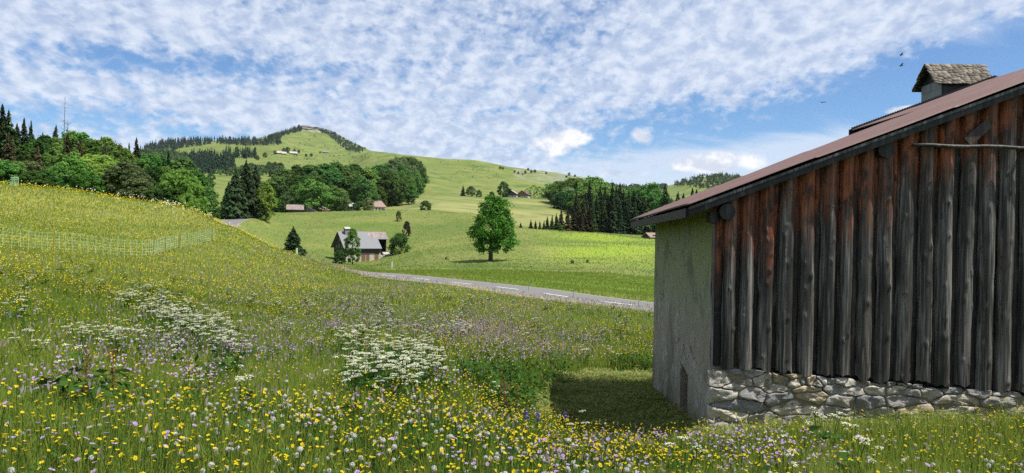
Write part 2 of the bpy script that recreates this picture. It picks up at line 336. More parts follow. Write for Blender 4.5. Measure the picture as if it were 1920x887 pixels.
def wood_mat(name, grey, dark, orange, top=True):
    m, t = material(name)
    rnd = t.attr('rnd').outputs['Fac']; off = t.new('ShaderNodeCombineXYZ', {0: t.math('MULTIPLY', rnd, 31), 2: t.math('MULTIPLY', rnd, 77)}).outputs[0]
    p = t.new('ShaderNodeVectorMath', {0: t.obj, 1: off}, operation='ADD').outputs[0]
    g = t.noise(t.mapping(p, (38, 38, 1.3)), 1.0, 4, 0.65, 0.4); g2 = t.noise(t.mapping(p, (12, 12, 0.5)), 1.0, 3, 0.6, 0.3)
    big = t.noise(t.mapping(p, (4, 4, 0.9)), 1.0, 3, 0.6)
    kn = t.attr('knot').outputs['Fac']
    col = t.mix(t.ramp(g, 0.3, 0.68), dark, grey)
    col = t.mix(t.ramp(g2, 0.40, 0.62, 0, 0.9), col, dark); col = t.mix(t.ramp(big, 0.42, 0.70, 0, 0.75), col, (dark[0]*0.7, dark[1]*0.7, dark[2]*0.7)); col = t.mix(t.math('MULTIPLY', t.attr('recess_shade').outputs['Fac'], 0.85), col, (dark[0]*0.8, dark[1]*0.75, dark[2]*0.7))  # recessed boards coloured near black, standing in for shade in the grooves
    col = t.mix(t.math('MULTIPLY', t.ramp(rnd, 0.35, 1.0), t.math('MULTIPLY', t.ramp(big, 0.5, 0.75), 0.5)), col, (grey[0]*1.5, grey[1]*1.35, grey[2]*1.15))
    if top:
        tp = t.attr('top').outputs['Fac']
        lim = t.math('ADD', t.math('MULTIPLY', t.math('FRACT', t.math('MULTIPLY', rnd, 13.7)), 0.7), t.math('MULTIPLY_ADD', g2, 1.1, 0.15))
        om = t.math('SUBTRACT', 1.0, t.new('ShaderNodeMapRange', {0: tp, 1: t.math('MULTIPLY', lim, 0.35), 2: t.math('MULTIPLY', lim, 1.15), 3: 0.0, 4: 1.0}, interpolation_type='SMOOTHSTEP').outputs[0])
        oc = t.mix(t.ramp(g, 0.25, 0.75), (orange[0]*0.25, orange[1]*0.2, orange[2]*0.3), orange)
        oc = t.mix(t.ramp(t.noise(t.mapping(p, (9, 9, 2.2)), 1.0, 4, 0.7), 0.45, 0.62), oc, (0.03, 0.015, 0.01))
        om = t.math('MULTIPLY', om, t.ramp(t.math('FRACT', t.math('MULTIPLY', rnd, 5.1)), 0.0, 0.5, 0.4, 1.0)); col = t.mix(om, col, oc)
    worm = t.noise(t.mapping(p, (45, 45, 16)), 1.0, 2, 0.5); col = t.mix(t.ramp(worm, 0.66, 0.74, 0, 0.8), col, (0.012, 0.01, 0.009))
    col = t.mix(kn, col, (0.02, 0.017, 0.015))
    h = t.math('ADD', t.math('ADD', g, t.math('MULTIPLY', g2, 1.3)), t.math('MULTIPLY', t.ramp(worm, 0.66, 0.74), -0.8))
    finish(t, col, 0.6, t.bump(h, 0.8, 0.010), 0.35)
wood_mat('slab_wood', (0.225, 0.208, 0.188), (0.012, 0.0105, 0.009), (0.37, 0.108, 0.032))
wood_mat('dark_wood', (0.055, 0.052, 0.05), (0.012, 0.011, 0.011), (0, 0, 0), False)
wood_mat('grey_wood', (0.25, 0.25, 0.25), (0.05, 0.048, 0.047), (0, 0, 0), False)
wood_mat('rail_wood', (0.11, 0.105, 0.10), (0.02, 0.019, 0.018), (0, 0, 0), False)
wood_mat('brown_wood', (0.13, 0.085, 0.06), (0.03, 0.02, 0.015), (0, 0, 0), False)
m, t = material('roof_metal')
n1 = t.noise(t.obj, 0.9, 4, 0.6); n2 = t.noise(t.obj, 25, 3, 0.6); n4 = t.noise(t.mapping(t.obj, (0.6, 14, 1)), 1.0, 3, 0.6)
col = t.mix(n1, (0.118, 0.068, 0.058), (0.172, 0.105, 0.093)); col = t.mix(t.ramp(n4, 0.42, 0.62, 0, 0.75), col, (0.10, 0.052, 0.042)); col = t.mix(t.ramp(n2, 0.6, 0.75, 0, 0.4), col, (0.24, 0.18, 0.155))
ax = t.new('ShaderNodeSeparateXYZ', {0: t.obj}).outputs[0]; fr = t.math('FRACT', t.math('MULTIPLY_ADD', ax, 1/1.9, 0.3)); col = t.mix(t.ramp(fr, 0.975, 0.99, 0, 0.6), col, (0.05, 0.03, 0.025))
li = t.noise(t.obj, 5, 4, 0.7); col = t.mix(t.ramp(li, 0.60, 0.70, 0, 0.55), col, (0.23, 0.20, 0.16))
finish(t, col, 0.6, t.bump(n2, 0.15, 0.004), 0.35)
m, t = material('stone')
sc = t.attr('scol').outputs['Color']; n1 = t.noise(t.obj, 9, 5, 0.65); n2 = t.noise(t.obj, 45, 4, 0.6); n3 = t.noise(t.mapping(t.obj, (3, 3, 9)), 3, 4, 0.7, 0.6)
col = t.mix(t.ramp(n1, 0.35, 0.7, 0, 0.75), sc, t.mix(0.5, sc, (0.09, 0.08, 0.065))); col = t.mix(t.ramp(n2, 0.55, 0.75, 0, 0.6), col, (0.42, 0.41, 0.38)); col = t.mix(t.ramp(n3, 0.6, 0.72, 0, 0.7), col, (0.07, 0.06, 0.05))
finish(t, col, 0.9, t.bump(t.math('ADD', n1, t.math('ADD', t.math('MULTIPLY', n2, 0.5), n3)), 0.9, 0.03), 0.2)
m, t = material('mortar')
n1 = t.noise(t.obj, 6, 5, 0.65); n2 = t.noise(t.obj, 50, 3, 0.6)
finish(t, t.mix(n1, (0.12, 0.10, 0.07), (0.30, 0.26, 0.20)), 0.95, t.bump(t.math('ADD', n1, n2), 1.0, 0.03), 0.1)
m, t = material('shingle')
rn = t.attr('rnd').outputs['Fac']; n1 = t.noise(t.obj, 9, 4, 0.6)
col = t.mix(rn, (0.10, 0.085, 0.07), (0.24, 0.215, 0.175)); col = t.mix(t.ramp(n1, 0.5, 0.7, 0, 0.7), col, (0.09, 0.075, 0.06)); finish(t, col, 0.9, t.bump(n1, 0.6, 0.01), 0.1)
m, t = material('slate'); n1 = t.noise(t.obj, 2.5, 4, 0.6); finish(t, t.mix(n1, (0.13, 0.14, 0.155), (0.24, 0.25, 0.27)), 0.7, None, 0.3)
m, t = material('black_iron'); finish(t, (0.012, 0.012, 0.013), 0.6)

barn = empty('barn', tuple(BO), BRZ)
tag(barn, 'old weathered barn with dark vertical log boards, stone plinth and rusty brown roof', 'barn')
# --- plaster side wall with the hatch opening (a plane fan round the hole, real thickness at the reveal)
hb0, hz0 = BS(1290, 690); hb1, hz1 = BS(1276, 675)      # near and far jamb of the hatch
hb0, hb1 = min(hb0, hb1), max(hb0, hb1); zn = BS(1291, 705)[1]; zf = BS(1276, 676)[1]
w = MB(); T = 0.45; zt = 3.22; zl = -1.6
w.box((0, 0.004, zl), (T, hb0, zt)); w.box((0, hb1, zl), (T, BL, zt))
w.hexa([(0, hb0, zn), (T, hb0, zn), (T, hb1, zf), (0, hb1, zf), (0, hb0, zt), (T, hb0, zt), (T, hb1, zt), (0, hb1, zt)])
w.hexa([(0, hb0, zl), (T, hb0, zl), (T, hb1, zl), (0, hb1, zl), (0, hb0, -1.0), (T, hb0, -1.0), (T, hb1, -1.0), (0, hb1, -1.0)])
w.box((T, BL-0.4, zl), (17.5, BL, zt)); w.box((17.05, 0.3, zl), (17.5, BL-0.4, zt))
w.build('plaster_wall', 'plaster', barn)
d = MB()
for k in range(4):
    y0 = hb0 + (hb1 - hb0)*k/4; d.box((0.30 + 0.01*(k % 2), y0+0.003, -1.2), (0.34 + 0.01*(k % 2), hb0 + (hb1-hb0)*(k+1)/4 - 0.003, max(zn, zf)+0.1))
d.build('hatch_door', 'dark_wood', barn)
# --- vertical log slabs of the gable
def slab_grid(a0, a1, zb, ztop_fn, prot, y0, rnd, nu=12, nz=90, rag=0.06):
    u = np.linspace(-1, 1, nu); v = np.linspace(0, 1, nz)**1.0
    A = a0 + (a1 - a0)*(u + 1)/2; bott = zb + rag*(fbm(A*14 + rnd*90, A*0 + 3, 21, 3)*2 - 0.9)
    top = ztop_fn(A); Z = bott[:, None] + (top - bott)[:, None]*v[None, :]; AA = np.repeat(A[:, None], nz, 1); UU = np.repeat(u[:, None], nz, 1)
    prof = np.sqrt(np.clip(1 - np.abs(UU)**2.0*0.985, 0, 1))
    sway = (fbm(Z*0.7 + rnd*50, Z*0 + rnd*9, 31, 3) - 0.5)
    AA = AA + sway*0.05 + (1 - np.abs(UU))*0.0
    edge = (fbm(Z*3.0 + rnd*70, UU*0 + np.sign(UU)*3, 41, 3) - 0.5)*np.abs(UU)**3*0.035; AA = AA + edge*np.sign(UU)
    B = y0 - prot*prof*(0.86 + 0.28*fbm(Z*1.1 + rnd*33, UU*1.5, 51, 3)) + 0.006*(fbm(AA*40, Z*1.6 + rnd*20, 61, 3) - 0.5)
    K = np.zeros_like(Z); rg = np.random.default_rng(int(rnd*1e6))
    for _ in range(int((top.mean() - zb)*rg.uniform(1.6, 3.6))):
        ku, kz, kr = rg.uniform(-0.75, 0.75), rg.uniform(zb, top.mean()), rg.uniform(0.012, 0.026)
        ka = a0 + (a1-a0)*(ku+1)/2; dd = np.hypot(AA - ka, (Z - kz)*0.8)/kr
        B -= 0.022*np.exp(-dd**2*0.55); K = np.maximum(K, np.exp(-(dd*1.5)**2))
    V = np.stack([AA, B, Z], -1).reshape(-1, 3); q = np.arange(nu*nz).reshape(nu, nz)
    Fq = np.stack([q[:-1, :-1], q[1:, :-1], q[1:, 1:], q[:-1, 1:]], -1).reshape(-1, 4)
    return V, Fq, (top[:, None] - Z).ravel(), np.full(nu*nz, rnd), K.ravel()
pa0, pz0 = BP(1336, 688, -0.06); pa1, pz1 = BP(1885, 736, -0.06)
def plinth_top(a): return pz0 + (pz1 - pz0)*(a - pa0)/(pa1 - pa0)
Vs, Fs, Ts, Rs_, Ks, Bs = [], [], [], [], [], []; nv = 0; a = 0.005; k = 0; rg = np.random.default_rng(5)
while a < 9.2:
    big = k % 2 == 1; wd = rg.uniform(0.155, 0.20) if big else rg.uniform(0.075, 0.12)
    if k == 0: wd = 0.14
    ov = 0.018
    g = slab_grid(a - ov, a + wd + ov, float(plinth_top(a)) + rg.uniform(-0.01, 0.035), lambda A: roof_z(A) - 0.09, rg.uniform(0.095, 0.13) if big else rg.uniform(0.04, 0.06), -0.025 if big else 0.015, rg.random(), 14 if big else 10)
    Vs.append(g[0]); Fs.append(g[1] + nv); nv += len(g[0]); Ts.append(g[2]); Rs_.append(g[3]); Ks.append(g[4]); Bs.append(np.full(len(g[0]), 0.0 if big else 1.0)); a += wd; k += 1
mesh_np('board_cladding', np.concatenate(Vs), np.concatenate(Fs), 'slab_wood', barn, {'top': np.concatenate(Ts), 'rnd': np.concatenate(Rs_), 'knot': np.concatenate(Ks), 'recess_shade': np.concatenate(Bs)}, smooth=True)
bk = MB(); bk.prism([(0.46, 0.045, 0.2), (17.4, 0.045, 0.2), (17.4, 0.045, 3.1), (9.2, 0.045, float(roof_z(9.2))-0.15), (0.46, 0.045, float(roof_z(0.46))-0.15)], (0, 0.08, 0)); bk.build('inner_boarding', 'dark_wood', barn)
fb = MB()
for i in range(44):
    x0 = 9.25 + i*0.185; zt_ = float(roof_z(9.2)) - abs(x0 - 9.2)*SL - 0.3
    if zt_ > 0.9: fb.box((x0, -0.07, 0.75), (x0 + 0.18, -0.02, zt_), 0.01)
fb.build('far_boards', 'slab_wood', barn)
# --- stone plinth: irregular stones (Voronoi cells in the wall plane) on a mortar bed
def voronoi(pts, box, an):
    cells = []
    Q = pts*np.array([1, an])
    for i, p in enumerate(Q):
        poly = [np.array(c)*np.array([1, an]) for c in ((box[0], box[1]), (box[2], box[1]), (box[2], box[3]), (box[0], box[3]))]
        order = np.argsort(((Q - p)**2).sum(1))[1:22]
        for j in order:
            n = Q[j] - p; c = (Q[j] + p)/2; out = []
            for x, y in zip(poly, poly[1:] + poly[:1]):
                dx, dy = (x - c) @ n, (y - c) @ n
                if dx <= 0: out.append(x)
                if dx*dy < 0: out.append(x + (y - x)*dx/(dx - dy))
            poly = out
            if len(poly) < 3: break
        if len(poly) >= 3: cells.append(np.array(poly)/np.array([1, an]))
    return cells
rg = np.random.default_rng(12); pts = []
row = -0.75
while row < 1.0:
    h = rg.choice([0.055, 0.075, 0.10, 0.13, 0.18]); x = -0.03 + rg.uniform(0, 0.2)
    while x < 9.3:
        wdt = h*rg.uniform(0.9, 4.2)*(1.5 if x < 1.2 else 1.0); pts.append((x + wdt/2, row + h/2 + rg.uniform(-0.35, 0.35)*h)); x += wdt
    row += h
pts = np.array(pts); Vs, Fq, Ft, Cs = [], [], [], []; nv = 0
pal = np.array([(0.33, 0.31, 0.27), (0.40, 0.37, 0.31), (0.27, 0.26, 0.24), (0.38, 0.31, 0.21), (0.31, 0.29, 0.25), (0.21, 0.21, 0.21), (0.42, 0.38, 0.30)])
for c in voronoi(pts, (-0.06, -0.8, 9.3, 1.2), 2.2):
    ctr = c.mean(0); tp = float(plinth_top(ctr[0])) - 0.01
    if ctr[1] > tp + 0.03 or len(c) < 3: continue
    e = np.r_[c, c[:1]]; L = np.r_[0, np.cumsum(np.hypot(*np.diff(e, axis=0).T))]; n = 26
    s_ = np.linspace(0, L[-1], n, endpoint=False); b = np.stack([np.interp(s_, L, e[:, 0]), np.interp(s_, L, e[:, 1])], 1)
    b = b + (np.stack([fbm(b[:, 0]*16, b[:, 1]*16, 73, 3), fbm(b[:, 0]*16 + 50, b[:, 1]*16, 74, 3)], 1) - 0.5)*0.035
    ctr = b.mean(0); dist = np.hypot(*(b - ctr).T); gap = rg.uniform(0.004, 0.016); b = ctr + (b - ctr)*np.clip(1 - gap/dist, 0.5, 1)[:, None]
    sk = min(1.0, np.ptp(b[:, 1])/0.12); pr = rg.uniform(0.045, 0.075)*sk; tilt = rg.uniform(-0.25, 0.25, 2); pr0 = 0.0
    rings = [(1.0, -0.03), (1.0, pr*0.6), (0.97, pr*0.88), (0.86, pr*1.0), (0.55, pr*1.02), (0.25, pr*1.03)]
    V = []
    for sc_, dp in rings:
        q = ctr + (b - ctr)*sc_; nz = (fbm(q[:, 0]*9, q[:, 1]*9, 71, 4) - 0.5)*0.13*(dp > 0)
        V.append(np.c_[q[:, 0], -0.05 - dp - nz - ((q - ctr) @ tilt)*(dp > 0)*0.5, np.minimum(q[:, 1], tp + 0.02)])
    V = np.concatenate(V + [np.array([[ctr[0], -0.05 - pr*1.06 - (fbm(ctr[:1]*9, ctr[1:]*9, 71, 4)[0] - 0.5)*0.06, min(ctr[1], tp + 0.02)]])])
    for k in range(len(rings) - 1):
        i = np.arange(n); j = (i + 1) % n; Fq.append(np.stack([nv + k*n + i, nv + k*n + j, nv + (k+1)*n + j, nv + (k+1)*n + i], 1))
    i = np.arange(n); Ft.append(np.stack([nv + (len(rings)-1)*n + i, nv + (len(rings)-1)*n + (i+1) % n, np.full(n, nv + len(V) - 1)], 1))
    Vs.append(V); nv += len(V); cc = pal[rg.integers(len(pal))]*rg.uniform(0.95, 1.3); Cs.append(np.repeat(cc[None], len(V), 0))
mesh_np('stone_plinth', np.concatenate(Vs), [np.concatenate(Fq), np.concatenate(Ft)], 'stone', barn, {'scol': np.concatenate(Cs)}, smooth=True)
mb = MB(); mb.prism([(0.004, -0.082, -1.6), (9.4, -0.082, -1.6), (9.4, -0.082, float(plinth_top(9.4)) - 0.03), (0.004, -0.082, float(plinth_top(0)) - 0.03)], (0, 0.11, 0)); mb.build('mortar_bed', 'mortar', barn)
# --- roof: corrugated sheets
def corr_sheet(a0, a1, b0, b1, zf, pitch=0.085, am=0.011, na=160, thick=None):
    nb = int((b1 - b0)/pitch*8); b = np.linspace(b0, b1, nb); a_ = np.linspace(a0, a1, na); A, Bb = np.meshgrid(a_, b, indexing='ij')
    Z = zf(A, Bb) + am*np.sin(Bb/pitch*2*math.pi) + 0.012*((A/1.9 + 0.3) % 1.0) + 0.05*(fbm(A*0.45, Bb*0.2, 85, 2) - 0.5) + 0.02*(fbm(A*0.9, Bb*0.7, 81, 2) - 0.5)
    A = A - 0.012*(fbm(A*0.1, Bb*1.3, 83, 2) - 0.5)
    q = np.arange(na*nb).reshape(na, nb); return np.stack([A, Bb, Z], -1).reshape(-1, 3), np.stack([q[:-1, :-1], q[1:, :-1], q[1:, 1:], q[:-1, 1:]], -1).reshape(-1, 4)
V, Fq = corr_sheet(EA - 0.02, 9.22, -0.285, 5.16, roof_z); rid = float(roof_z(9.2))
o = mesh_np('roof', V, Fq, 'roof_metal', barn, smooth=True); md = o.modifiers.new('sheet', 'SOLIDIFY'); md.thickness = 0.006
V, Fq = corr_sheet(9.2, 18.2, -0.285, 5.16, lambda A, B: rid - (A - 9.2)*SL); o = mesh_np('roof', V, Fq, 'roof_metal', barn, smooth=True); o.modifiers.new('sheet', 'SOLIDIFY').thickness = 0.006
V, Fq = corr_sheet(5.55, 9.22, 5.12, 8.2, lambda A, B: EH + (A - EA)*SL - 0.02); o = mesh_np('rear_roof', V, Fq, 'roof_metal', barn, smooth=True); o.modifiers.new('sheet', 'SOLIDIFY').thickness = 0.006
# serrated dark closing strip along the far verge of the rear roof
st = MB(); n = 60
for i in range(n):
    a0 = 5.55 + 3.6*i/n; z0 = EH + (a0 - EA)*SL
    st.box((a0, 8.2, z0 - 0.2), (a0 + 0.045, 8.23, z0 + 0.06)); 
st.prism([(5.5, 8.235, EH + (5.5 - EA)*SL - 0.25), (9.2, 8.235, EH + (9.2 - EA)*SL - 0.25), (9.2, 8.235, EH + (9.2 - EA)*SL + 0.02), (5.5, 8.235, EH + (5.5 - EA)*SL + 0.02)], (0, 0.03, 0)); st.build('verge_strip', 'black_iron', barn)
rw = MB(); rw.box((5.9, 5.0, 0), (9.1, 8.0, 3.0)); rw.prism([(5.9, 8.0, 3.0), (9.1, 8.0, 3.0), (9.1, 8.0, 6.4), (5.9, 8.0, 5.2)], (0, -0.1, 0)); rw.build('rear_wall', 'dark_wood', barn)
# verge boards along the near gable, soffit boarding, rafters, purlin ends
def verge(name, a0, a1, b0, b1, lo, hi, mat):
    q = MB(); q.hexa([(a0, b0, float(roof_z(a0))+lo), (a1, b0, float(roof_z(a1))+lo), (a1, b1, float(roof_z(a1))+lo), (a0, b1, float(roof_z(a0))+lo),
                      (a0, b0, float(roof_z(a0))+hi), (a1, b0, float(roof_z(a1))+hi), (a1, b1, float(roof_z(a1))+hi), (a0, b1, float(roof_z(a0))+hi)]); return q.build(name, mat, barn)
verge('verge_board', EA + 0.02, 9.2, -0.25, -0.22, -0.155, -0.065, 'dark_wood')
verge('verge_batten', EA + 0.02, 9.2, -0.27, -0.252, -0.068, -0.028, 'grey_wood')
q = MB()
for i in range(26):
    a0 = EA + i*0.385; a1 = min(a0 + 0.375, 9.18); z0, z1 = (float(roof_z(x)) - 0.075 for x in (a0, a1)); y0, y1 = (float(roof_z(x, 5.1)) - 0.075 for x in (a0, a1))
    q.hexa([(a0, -0.218, z0-0.03), (a1, -0.218, z1-0.03), (a1, 5.1, y1-0.03), (a0, 5.1, y0-0.03), (a0, -0.218, z0), (a1, -0.218, z1), (a1, 5.1, y1), (a0, 5.1, y0)])
q.build('soffit_boarding', 'dark_wood', barn)
q = MB(); q.hexa([(EA-0.015, -0.215, EH-0.18), (EA+0.03, -0.215, EH-0.18), (EA+0.03, 5.1, EH-0.31), (EA-0.015, 5.1, EH-0.31), (EA-0.015, -0.215, EH-0.05), (EA+0.03, -0.215, EH-0.05), (EA+0.03, 5.1, EH-0.19), (EA-0.015, 5.1, EH-0.19)]); q.build('eave_board', 'dark_wood', barn)
for a_ in (0.14, 2.35, 4.6, 6.9):
    q = MB(); zz = float(roof_z(a_)) - (0.30 if a_ < 1 else 0.25); q.tube([(a_, -0.2 if a_ < 1 else -0.18, zz), (a_, 0.4, zz)], [0.115, 0.12], 12); q.build('purlin', 'dark_wood', barn)
q = MB(); q.box((-0.09, -0.12, 2.90), (0.03, 0.1, 3.06), 0.01); q.build('wall_plate', 'dark_wood', barn)
q = MB(); q.box((-0.012, -0.045, float(plinth_top(0))), (0.012, 0.003, 2.9)); q.build('corner_trim', 'grey_wood', barn)
# rail across the gable and the loose slanting board
ra0, rz0 = BP(1712, 272, -0.22); ra1, rz1 = BP(1920, 277, -0.22)
q = MB(); q.tube([(ra0 + (ra1-ra0)*f, -0.22 + 0.008*math.sin(f*7), rz0 + (rz1-rz0)*f + 0.008*math.sin(f*11)) for f in np.linspace(0, 2.4, 16)], 0.026, 8); q.build('rail', 'rail_wood', barn, True)
for f in (0.25, 1.05, 2.0):
    a_ = ra0 + (ra1-ra0)*f; q = MB(); q.box((a_-0.02, -0.21, rz0-0.03), (a_+0.02, -0.05, rz0+0.012)); q.build('rail_bracket', 'black_iron', barn)
la, lz = BP(1814, 266, -0.2); lb, lz2 = BP(1858, 230, -0.2); dv = np.array([lb-la, lz2-lz]); dv /= np.hypot(*dv); nn = np.array([-dv[1], dv[0]])*0.07
q = MB(); q.prism([(la+nn[0], -0.2, lz+nn[1]), (la-nn[0], -0.2, lz-nn[1]), (lb-nn[0], -0.17, lz2-nn[1]), (lb+nn[0], -0.17, lz2+nn[1])], (0, 0.03, 0)); q.build('loose_board', 'brown_wood', barn)
# --- chimney hood with a shingled roof behind the verge
cb = 8.9; c0, cz = BP(1767, 152, cb); c1, _ = BP(1845, 152, cb); cd = 1.0; ze = cz; zr = BP(1790, 121, cb + cd/2)[1]
q = MB(); q.box((c0, cb, ze - 2.2), (c1, cb + cd, ze)); q.prism([(c0, cb, ze), (c0, cb + cd, ze), (c0, cb + cd/2, zr - 0.06)], (c1 - c0, 0, 0)); ch = q.build('chimney', 'dark_wood', barn)
q = MB()
for i in range(7):
    z0 = ze - 1.5 + i*0.22
    for j in range(2): q.box((c0 - 0.02 - 0.006*((i+j) % 2), cb + 0.01 + j*0.49, z0), (c0 - 0.003, cb + 0.485 + j*0.49, z0 + 0.214))
q.build('lit_side_plates', 'slate', ch)  # paler plates put the lit look of the left face into the colour
Vs, Fs, Rn = [], [], []; nv = 0; rg = np.random.default_rng(9)
for side in (0, 1):
    for k in range(9):
        x = c0 - 0.20 + rg.uniform(-0.05, 0); 
        while x < c1 + 0.18:
            wdt = rg.uniform(0.08, 0.2); f0 = k/9.0; f1 = (k + 1.7)/9.0; up = 0.025
            def pt(f, xx, lift):
                half = cd/2 + 0.06; drop = (zr - ze) + 0.06*(zr - ze)/(cd/2)
                yy = cb + cd/2 + (-1 if side == 0 else 1)*half*f; return (xx, yy, zr - drop*f + lift + (0 if side == 0 else -0.0))
            l0 = rg.uniform(0.0, 0.012); f1 = min(f1 + rg.uniform(-0.04, 0.06), 1.05 + 0.05*rg.random())
            top = [pt(f0, x, 0.012), pt(f0, x + wdt - 0.008, 0.012), pt(f1, x + wdt - 0.008, 0.034 + l0), pt(f1, x, 0.034 + l0)]
            Vs += top + [(p[0], p[1], p[2] - 0.02) for p in top]; Fs += [[nv + i for i in f] for f in ((0, 1, 2, 3), (7, 6, 5, 4), (3, 2, 6, 7), (0, 3, 7, 4), (1, 5, 6, 2))]; Rn += [rg.random()]*8; nv += 8; x += wdt
mesh_np('shingle_roof', np.array(Vs), np.array(Fs), 'shingle', ch, {'rnd': np.array(Rn)})
q = MB()
for sgn in (-1, 1):
    half = cd/2 + 0.06; drop = (zr - ze)*(1 + 0.12/cd)
    q.prism([(c0 - 0.14, cb + cd/2, zr), (c0 - 0.14, cb + cd/2 + sgn*half, zr - drop), (c1 + 0.12, cb + cd/2 + sgn*half, zr - drop), (c1 + 0.12, cb + cd/2, zr)], (0, 0, -0.03))
q.build('roof_boarding', 'dark_wood', ch)
# ================================================================== SKY
wd = bpy.data.worlds.new('World'); S.world = wd; wd.use_nodes = True; wd.node_tree.nodes.clear(); t = NT(wd.node_tree)
sky = t.new('ShaderNodeTexSky', sky_type='NISHITA'); sky.sun_disc = False; sky.sun_elevation = R(SUN_EL); sky.sun_rotation = R(SUN_AZ)
sky.air_density = 1.0; sky.dust_density = 0.6; sky.ozone_density = 2.5; sky.altitude = 1300
dirv = t.new('ShaderNodeTexCoord').outputs['Generated']
sx = t.new('ShaderNodeSeparateXYZ', {0: dirv}); X, Y, Z = sx.outputs[0], sx.outputs[1], sx.outputs[2]
az = t.math('ARCTAN2', X, Y); el = t.math('ARCSINE', Z)
dz = t.math('MAXIMUM', t.math('ADD', Z, 0.42), 0.05)
pv = t.new('ShaderNodeCombineXYZ', {0: t.math('DIVIDE', X, dz), 1: t.math('DIVIDE', Y, dz), 2: 0.0}).outputs[0]     # a cloud deck seen in perspective
def blob(px, py, wx, wy, k=1.0, rot=0.0):
    a, tt = azt(px, py); e = math.atan(float(tt)); dx = t.math('SUBTRACT', az, float(a)); dy = t.math('SUBTRACT', el, e)
    if rot:
        c, s_ = math.cos(rot), math.sin(rot); dx, dy = t.math('ADD', t.math('MULTIPLY', dx, c), t.math('MULTIPLY', dy, s_)), t.math('ADD', t.math('MULTIPLY', dx, -s_), t.math('MULTIPLY', dy, c))
    q = t.math('ADD', t.math('POWER', t.math('ABSOLUTE', t.math('MULTIPLY', dx, F/wx)), 2.0), t.math('POWER', t.math('ABSOLUTE', t.math('MULTIPLY', dy, F/wy)), 2.0))
    return t.math('MULTIPLY', t.math('EXPONENT', t.math('MULTIPLY', q, -1.0)), k)
def acc(l):
    s_ = l[0]
    for b in l[1:]: s_ = t.math('ADD', s_, b)
    return s_
# altocumulus deck
warp = t.new('ShaderNodeVectorMath', {0: pv, 1: (0, 0, 0)}, operation='ADD').outputs[0]
c1 = t.noise(t.mapping(pv, (1, 0.8, 1), (3.1, 1.7, 0)), 27, 5, 0.58, 0.1); c2 = t.noise(t.mapping(pv, (1, 0.75, 1), (8.1, 4.7, 0)), 4.0, 3, 0.5, 0.4); c3 = t.noise(t.mapping(pv, (1, 0.8, 1), (1.1, 2.2, 0)), 30, 4, 0.55)
cov = acc([t.math('MULTIPLY_ADD', t.ramp(az, -0.75, 0.0), 0.0, 0.13),
           blob(330, 118, 330, 22, -0.17, R(2)), blob(1010, 70, 120, 60, -0.10), blob(1130, 120, 90, 90, -0.05), blob(100, 215, 210, 24, -0.22), blob(430, 262, 110, 14, -0.12),
           blob(1700, 190, 420, 85, -0.42, R(13)), blob(1480, 300, 150, 40, -0.2), blob(1230, 230, 160, 40, -0.16, R(20)), blob(1500, 60, 420, 70, 0.26, R(9)), blob(1880, 80, 130, 18, -0.2, R(12)),
           blob(250, 185, 320, 34, 0.12), blob(700, 300, 400, 60, 0.10), blob(500, 50, 450, 60, 0.06), blob(1300, 360, 500, 50, -0.10)])
dens = t.math('ADD', t.math('ADD', t.math('MULTIPLY', c1, 0.75), t.math('MULTIPLY', c2, 0.38)), t.math('ADD', t.math('MULTIPLY', c3, 0.30), cov))
mask1 = t.ramp(dens, 0.60, 0.92)
thick = t.ramp(dens, 0.74, 1.0)
# thin streaky cirrus and the bank near the right horizon
ci = t.noise(t.mapping(pv, (0.9, 3.0, 1), (5, 2, 0)), 3.4, 5, 0.6, 0.6)
ccov = acc([blob(1450, 290, 330, 36, 0.52, R(6)), blob(1150, 335, 420, 30, 0.34), blob(700, 330, 900, 50, 0.34), blob(1560, 150, 260, 26, 0.12, R(20)), blob(1800, 60, 200, 30, 0.15)])
mask2 = t.math('MULTIPLY', t.ramp(t.math('ADD', t.math('MULTIPLY', ci, 0.8), ccov), 0.50, 0.92), 0.85)
# small cumulus over the right hills
pe = t.new('ShaderNodeCombineXYZ', {0: az, 1: t.math('MULTIPLY', el, 1.35), 2: 0.0}).outputs[0]
cn = t.noise(pe, 26, 5, 0.6, 0.2)
kcov = acc([blob(1050, 268, 75, 20, 0.62), blob(1068, 252, 34, 16, 0.4), blob(1205, 252, 34, 24, 0.62), blob(1340, 303, 90, 24, 0.72), blob(1285, 310, 60, 12, 0.3), blob(1700, 207, 42, 12, 0.75), blob(1560, 238, 60, 10, 0.22), blob(1030, 290, 60, 10, 0.3)])
kd = t.math('ADD', t.math('MULTIPLY', cn, 0.9), kcov); mask3 = t.math('MULTIPLY', t.ramp(kd, 0.76, 1.04), t.ramp(kcov, 0.06, 0.2))
K = 1.0
skyc = t.new('ShaderNodeVectorMath', {0: sky.outputs[0]}, operation='SCALE'); skyc.inputs[3].default_value = 0.060
blue = t.mix(1.0, skyc.outputs[0], (0.70, 0.90, 1.08), 'MULTIPLY')
shade = t.ramp(t.noise(t.mapping(pv, (1, 0.8, 1), (3.115, 1.67, 0)), 27, 5, 0.55, 0.25), 0.30, 0.70)
ccol = t.mix(shade, (0.235, 0.285, 0.385), (0.40, 0.43, 0.485))
col = t.mix(t.math('MULTIPLY', mask2, 0.9), blue, (0.35, 0.395, 0.465))
col = t.mix(t.math('MULTIPLY', mask1, 0.90), col, ccol)
kshade = t.ramp(t.noise(t.mapping(pe, (1, 1, 1), (0.004, 0.010, 0)), 26, 4, 0.6, 0.2), 0.38, 0.62)
col = t.mix(mask3, col, t.mix(kshade, (0.33, 0.36, 0.42), (0.52, 0.52, 0.53)))
bg = t.new('ShaderNodeBackground', {'Color': col, 'Strength': 1.0}); t.l.new(bg.outputs[0], t.new('ShaderNodeOutputWorld').inputs[0])
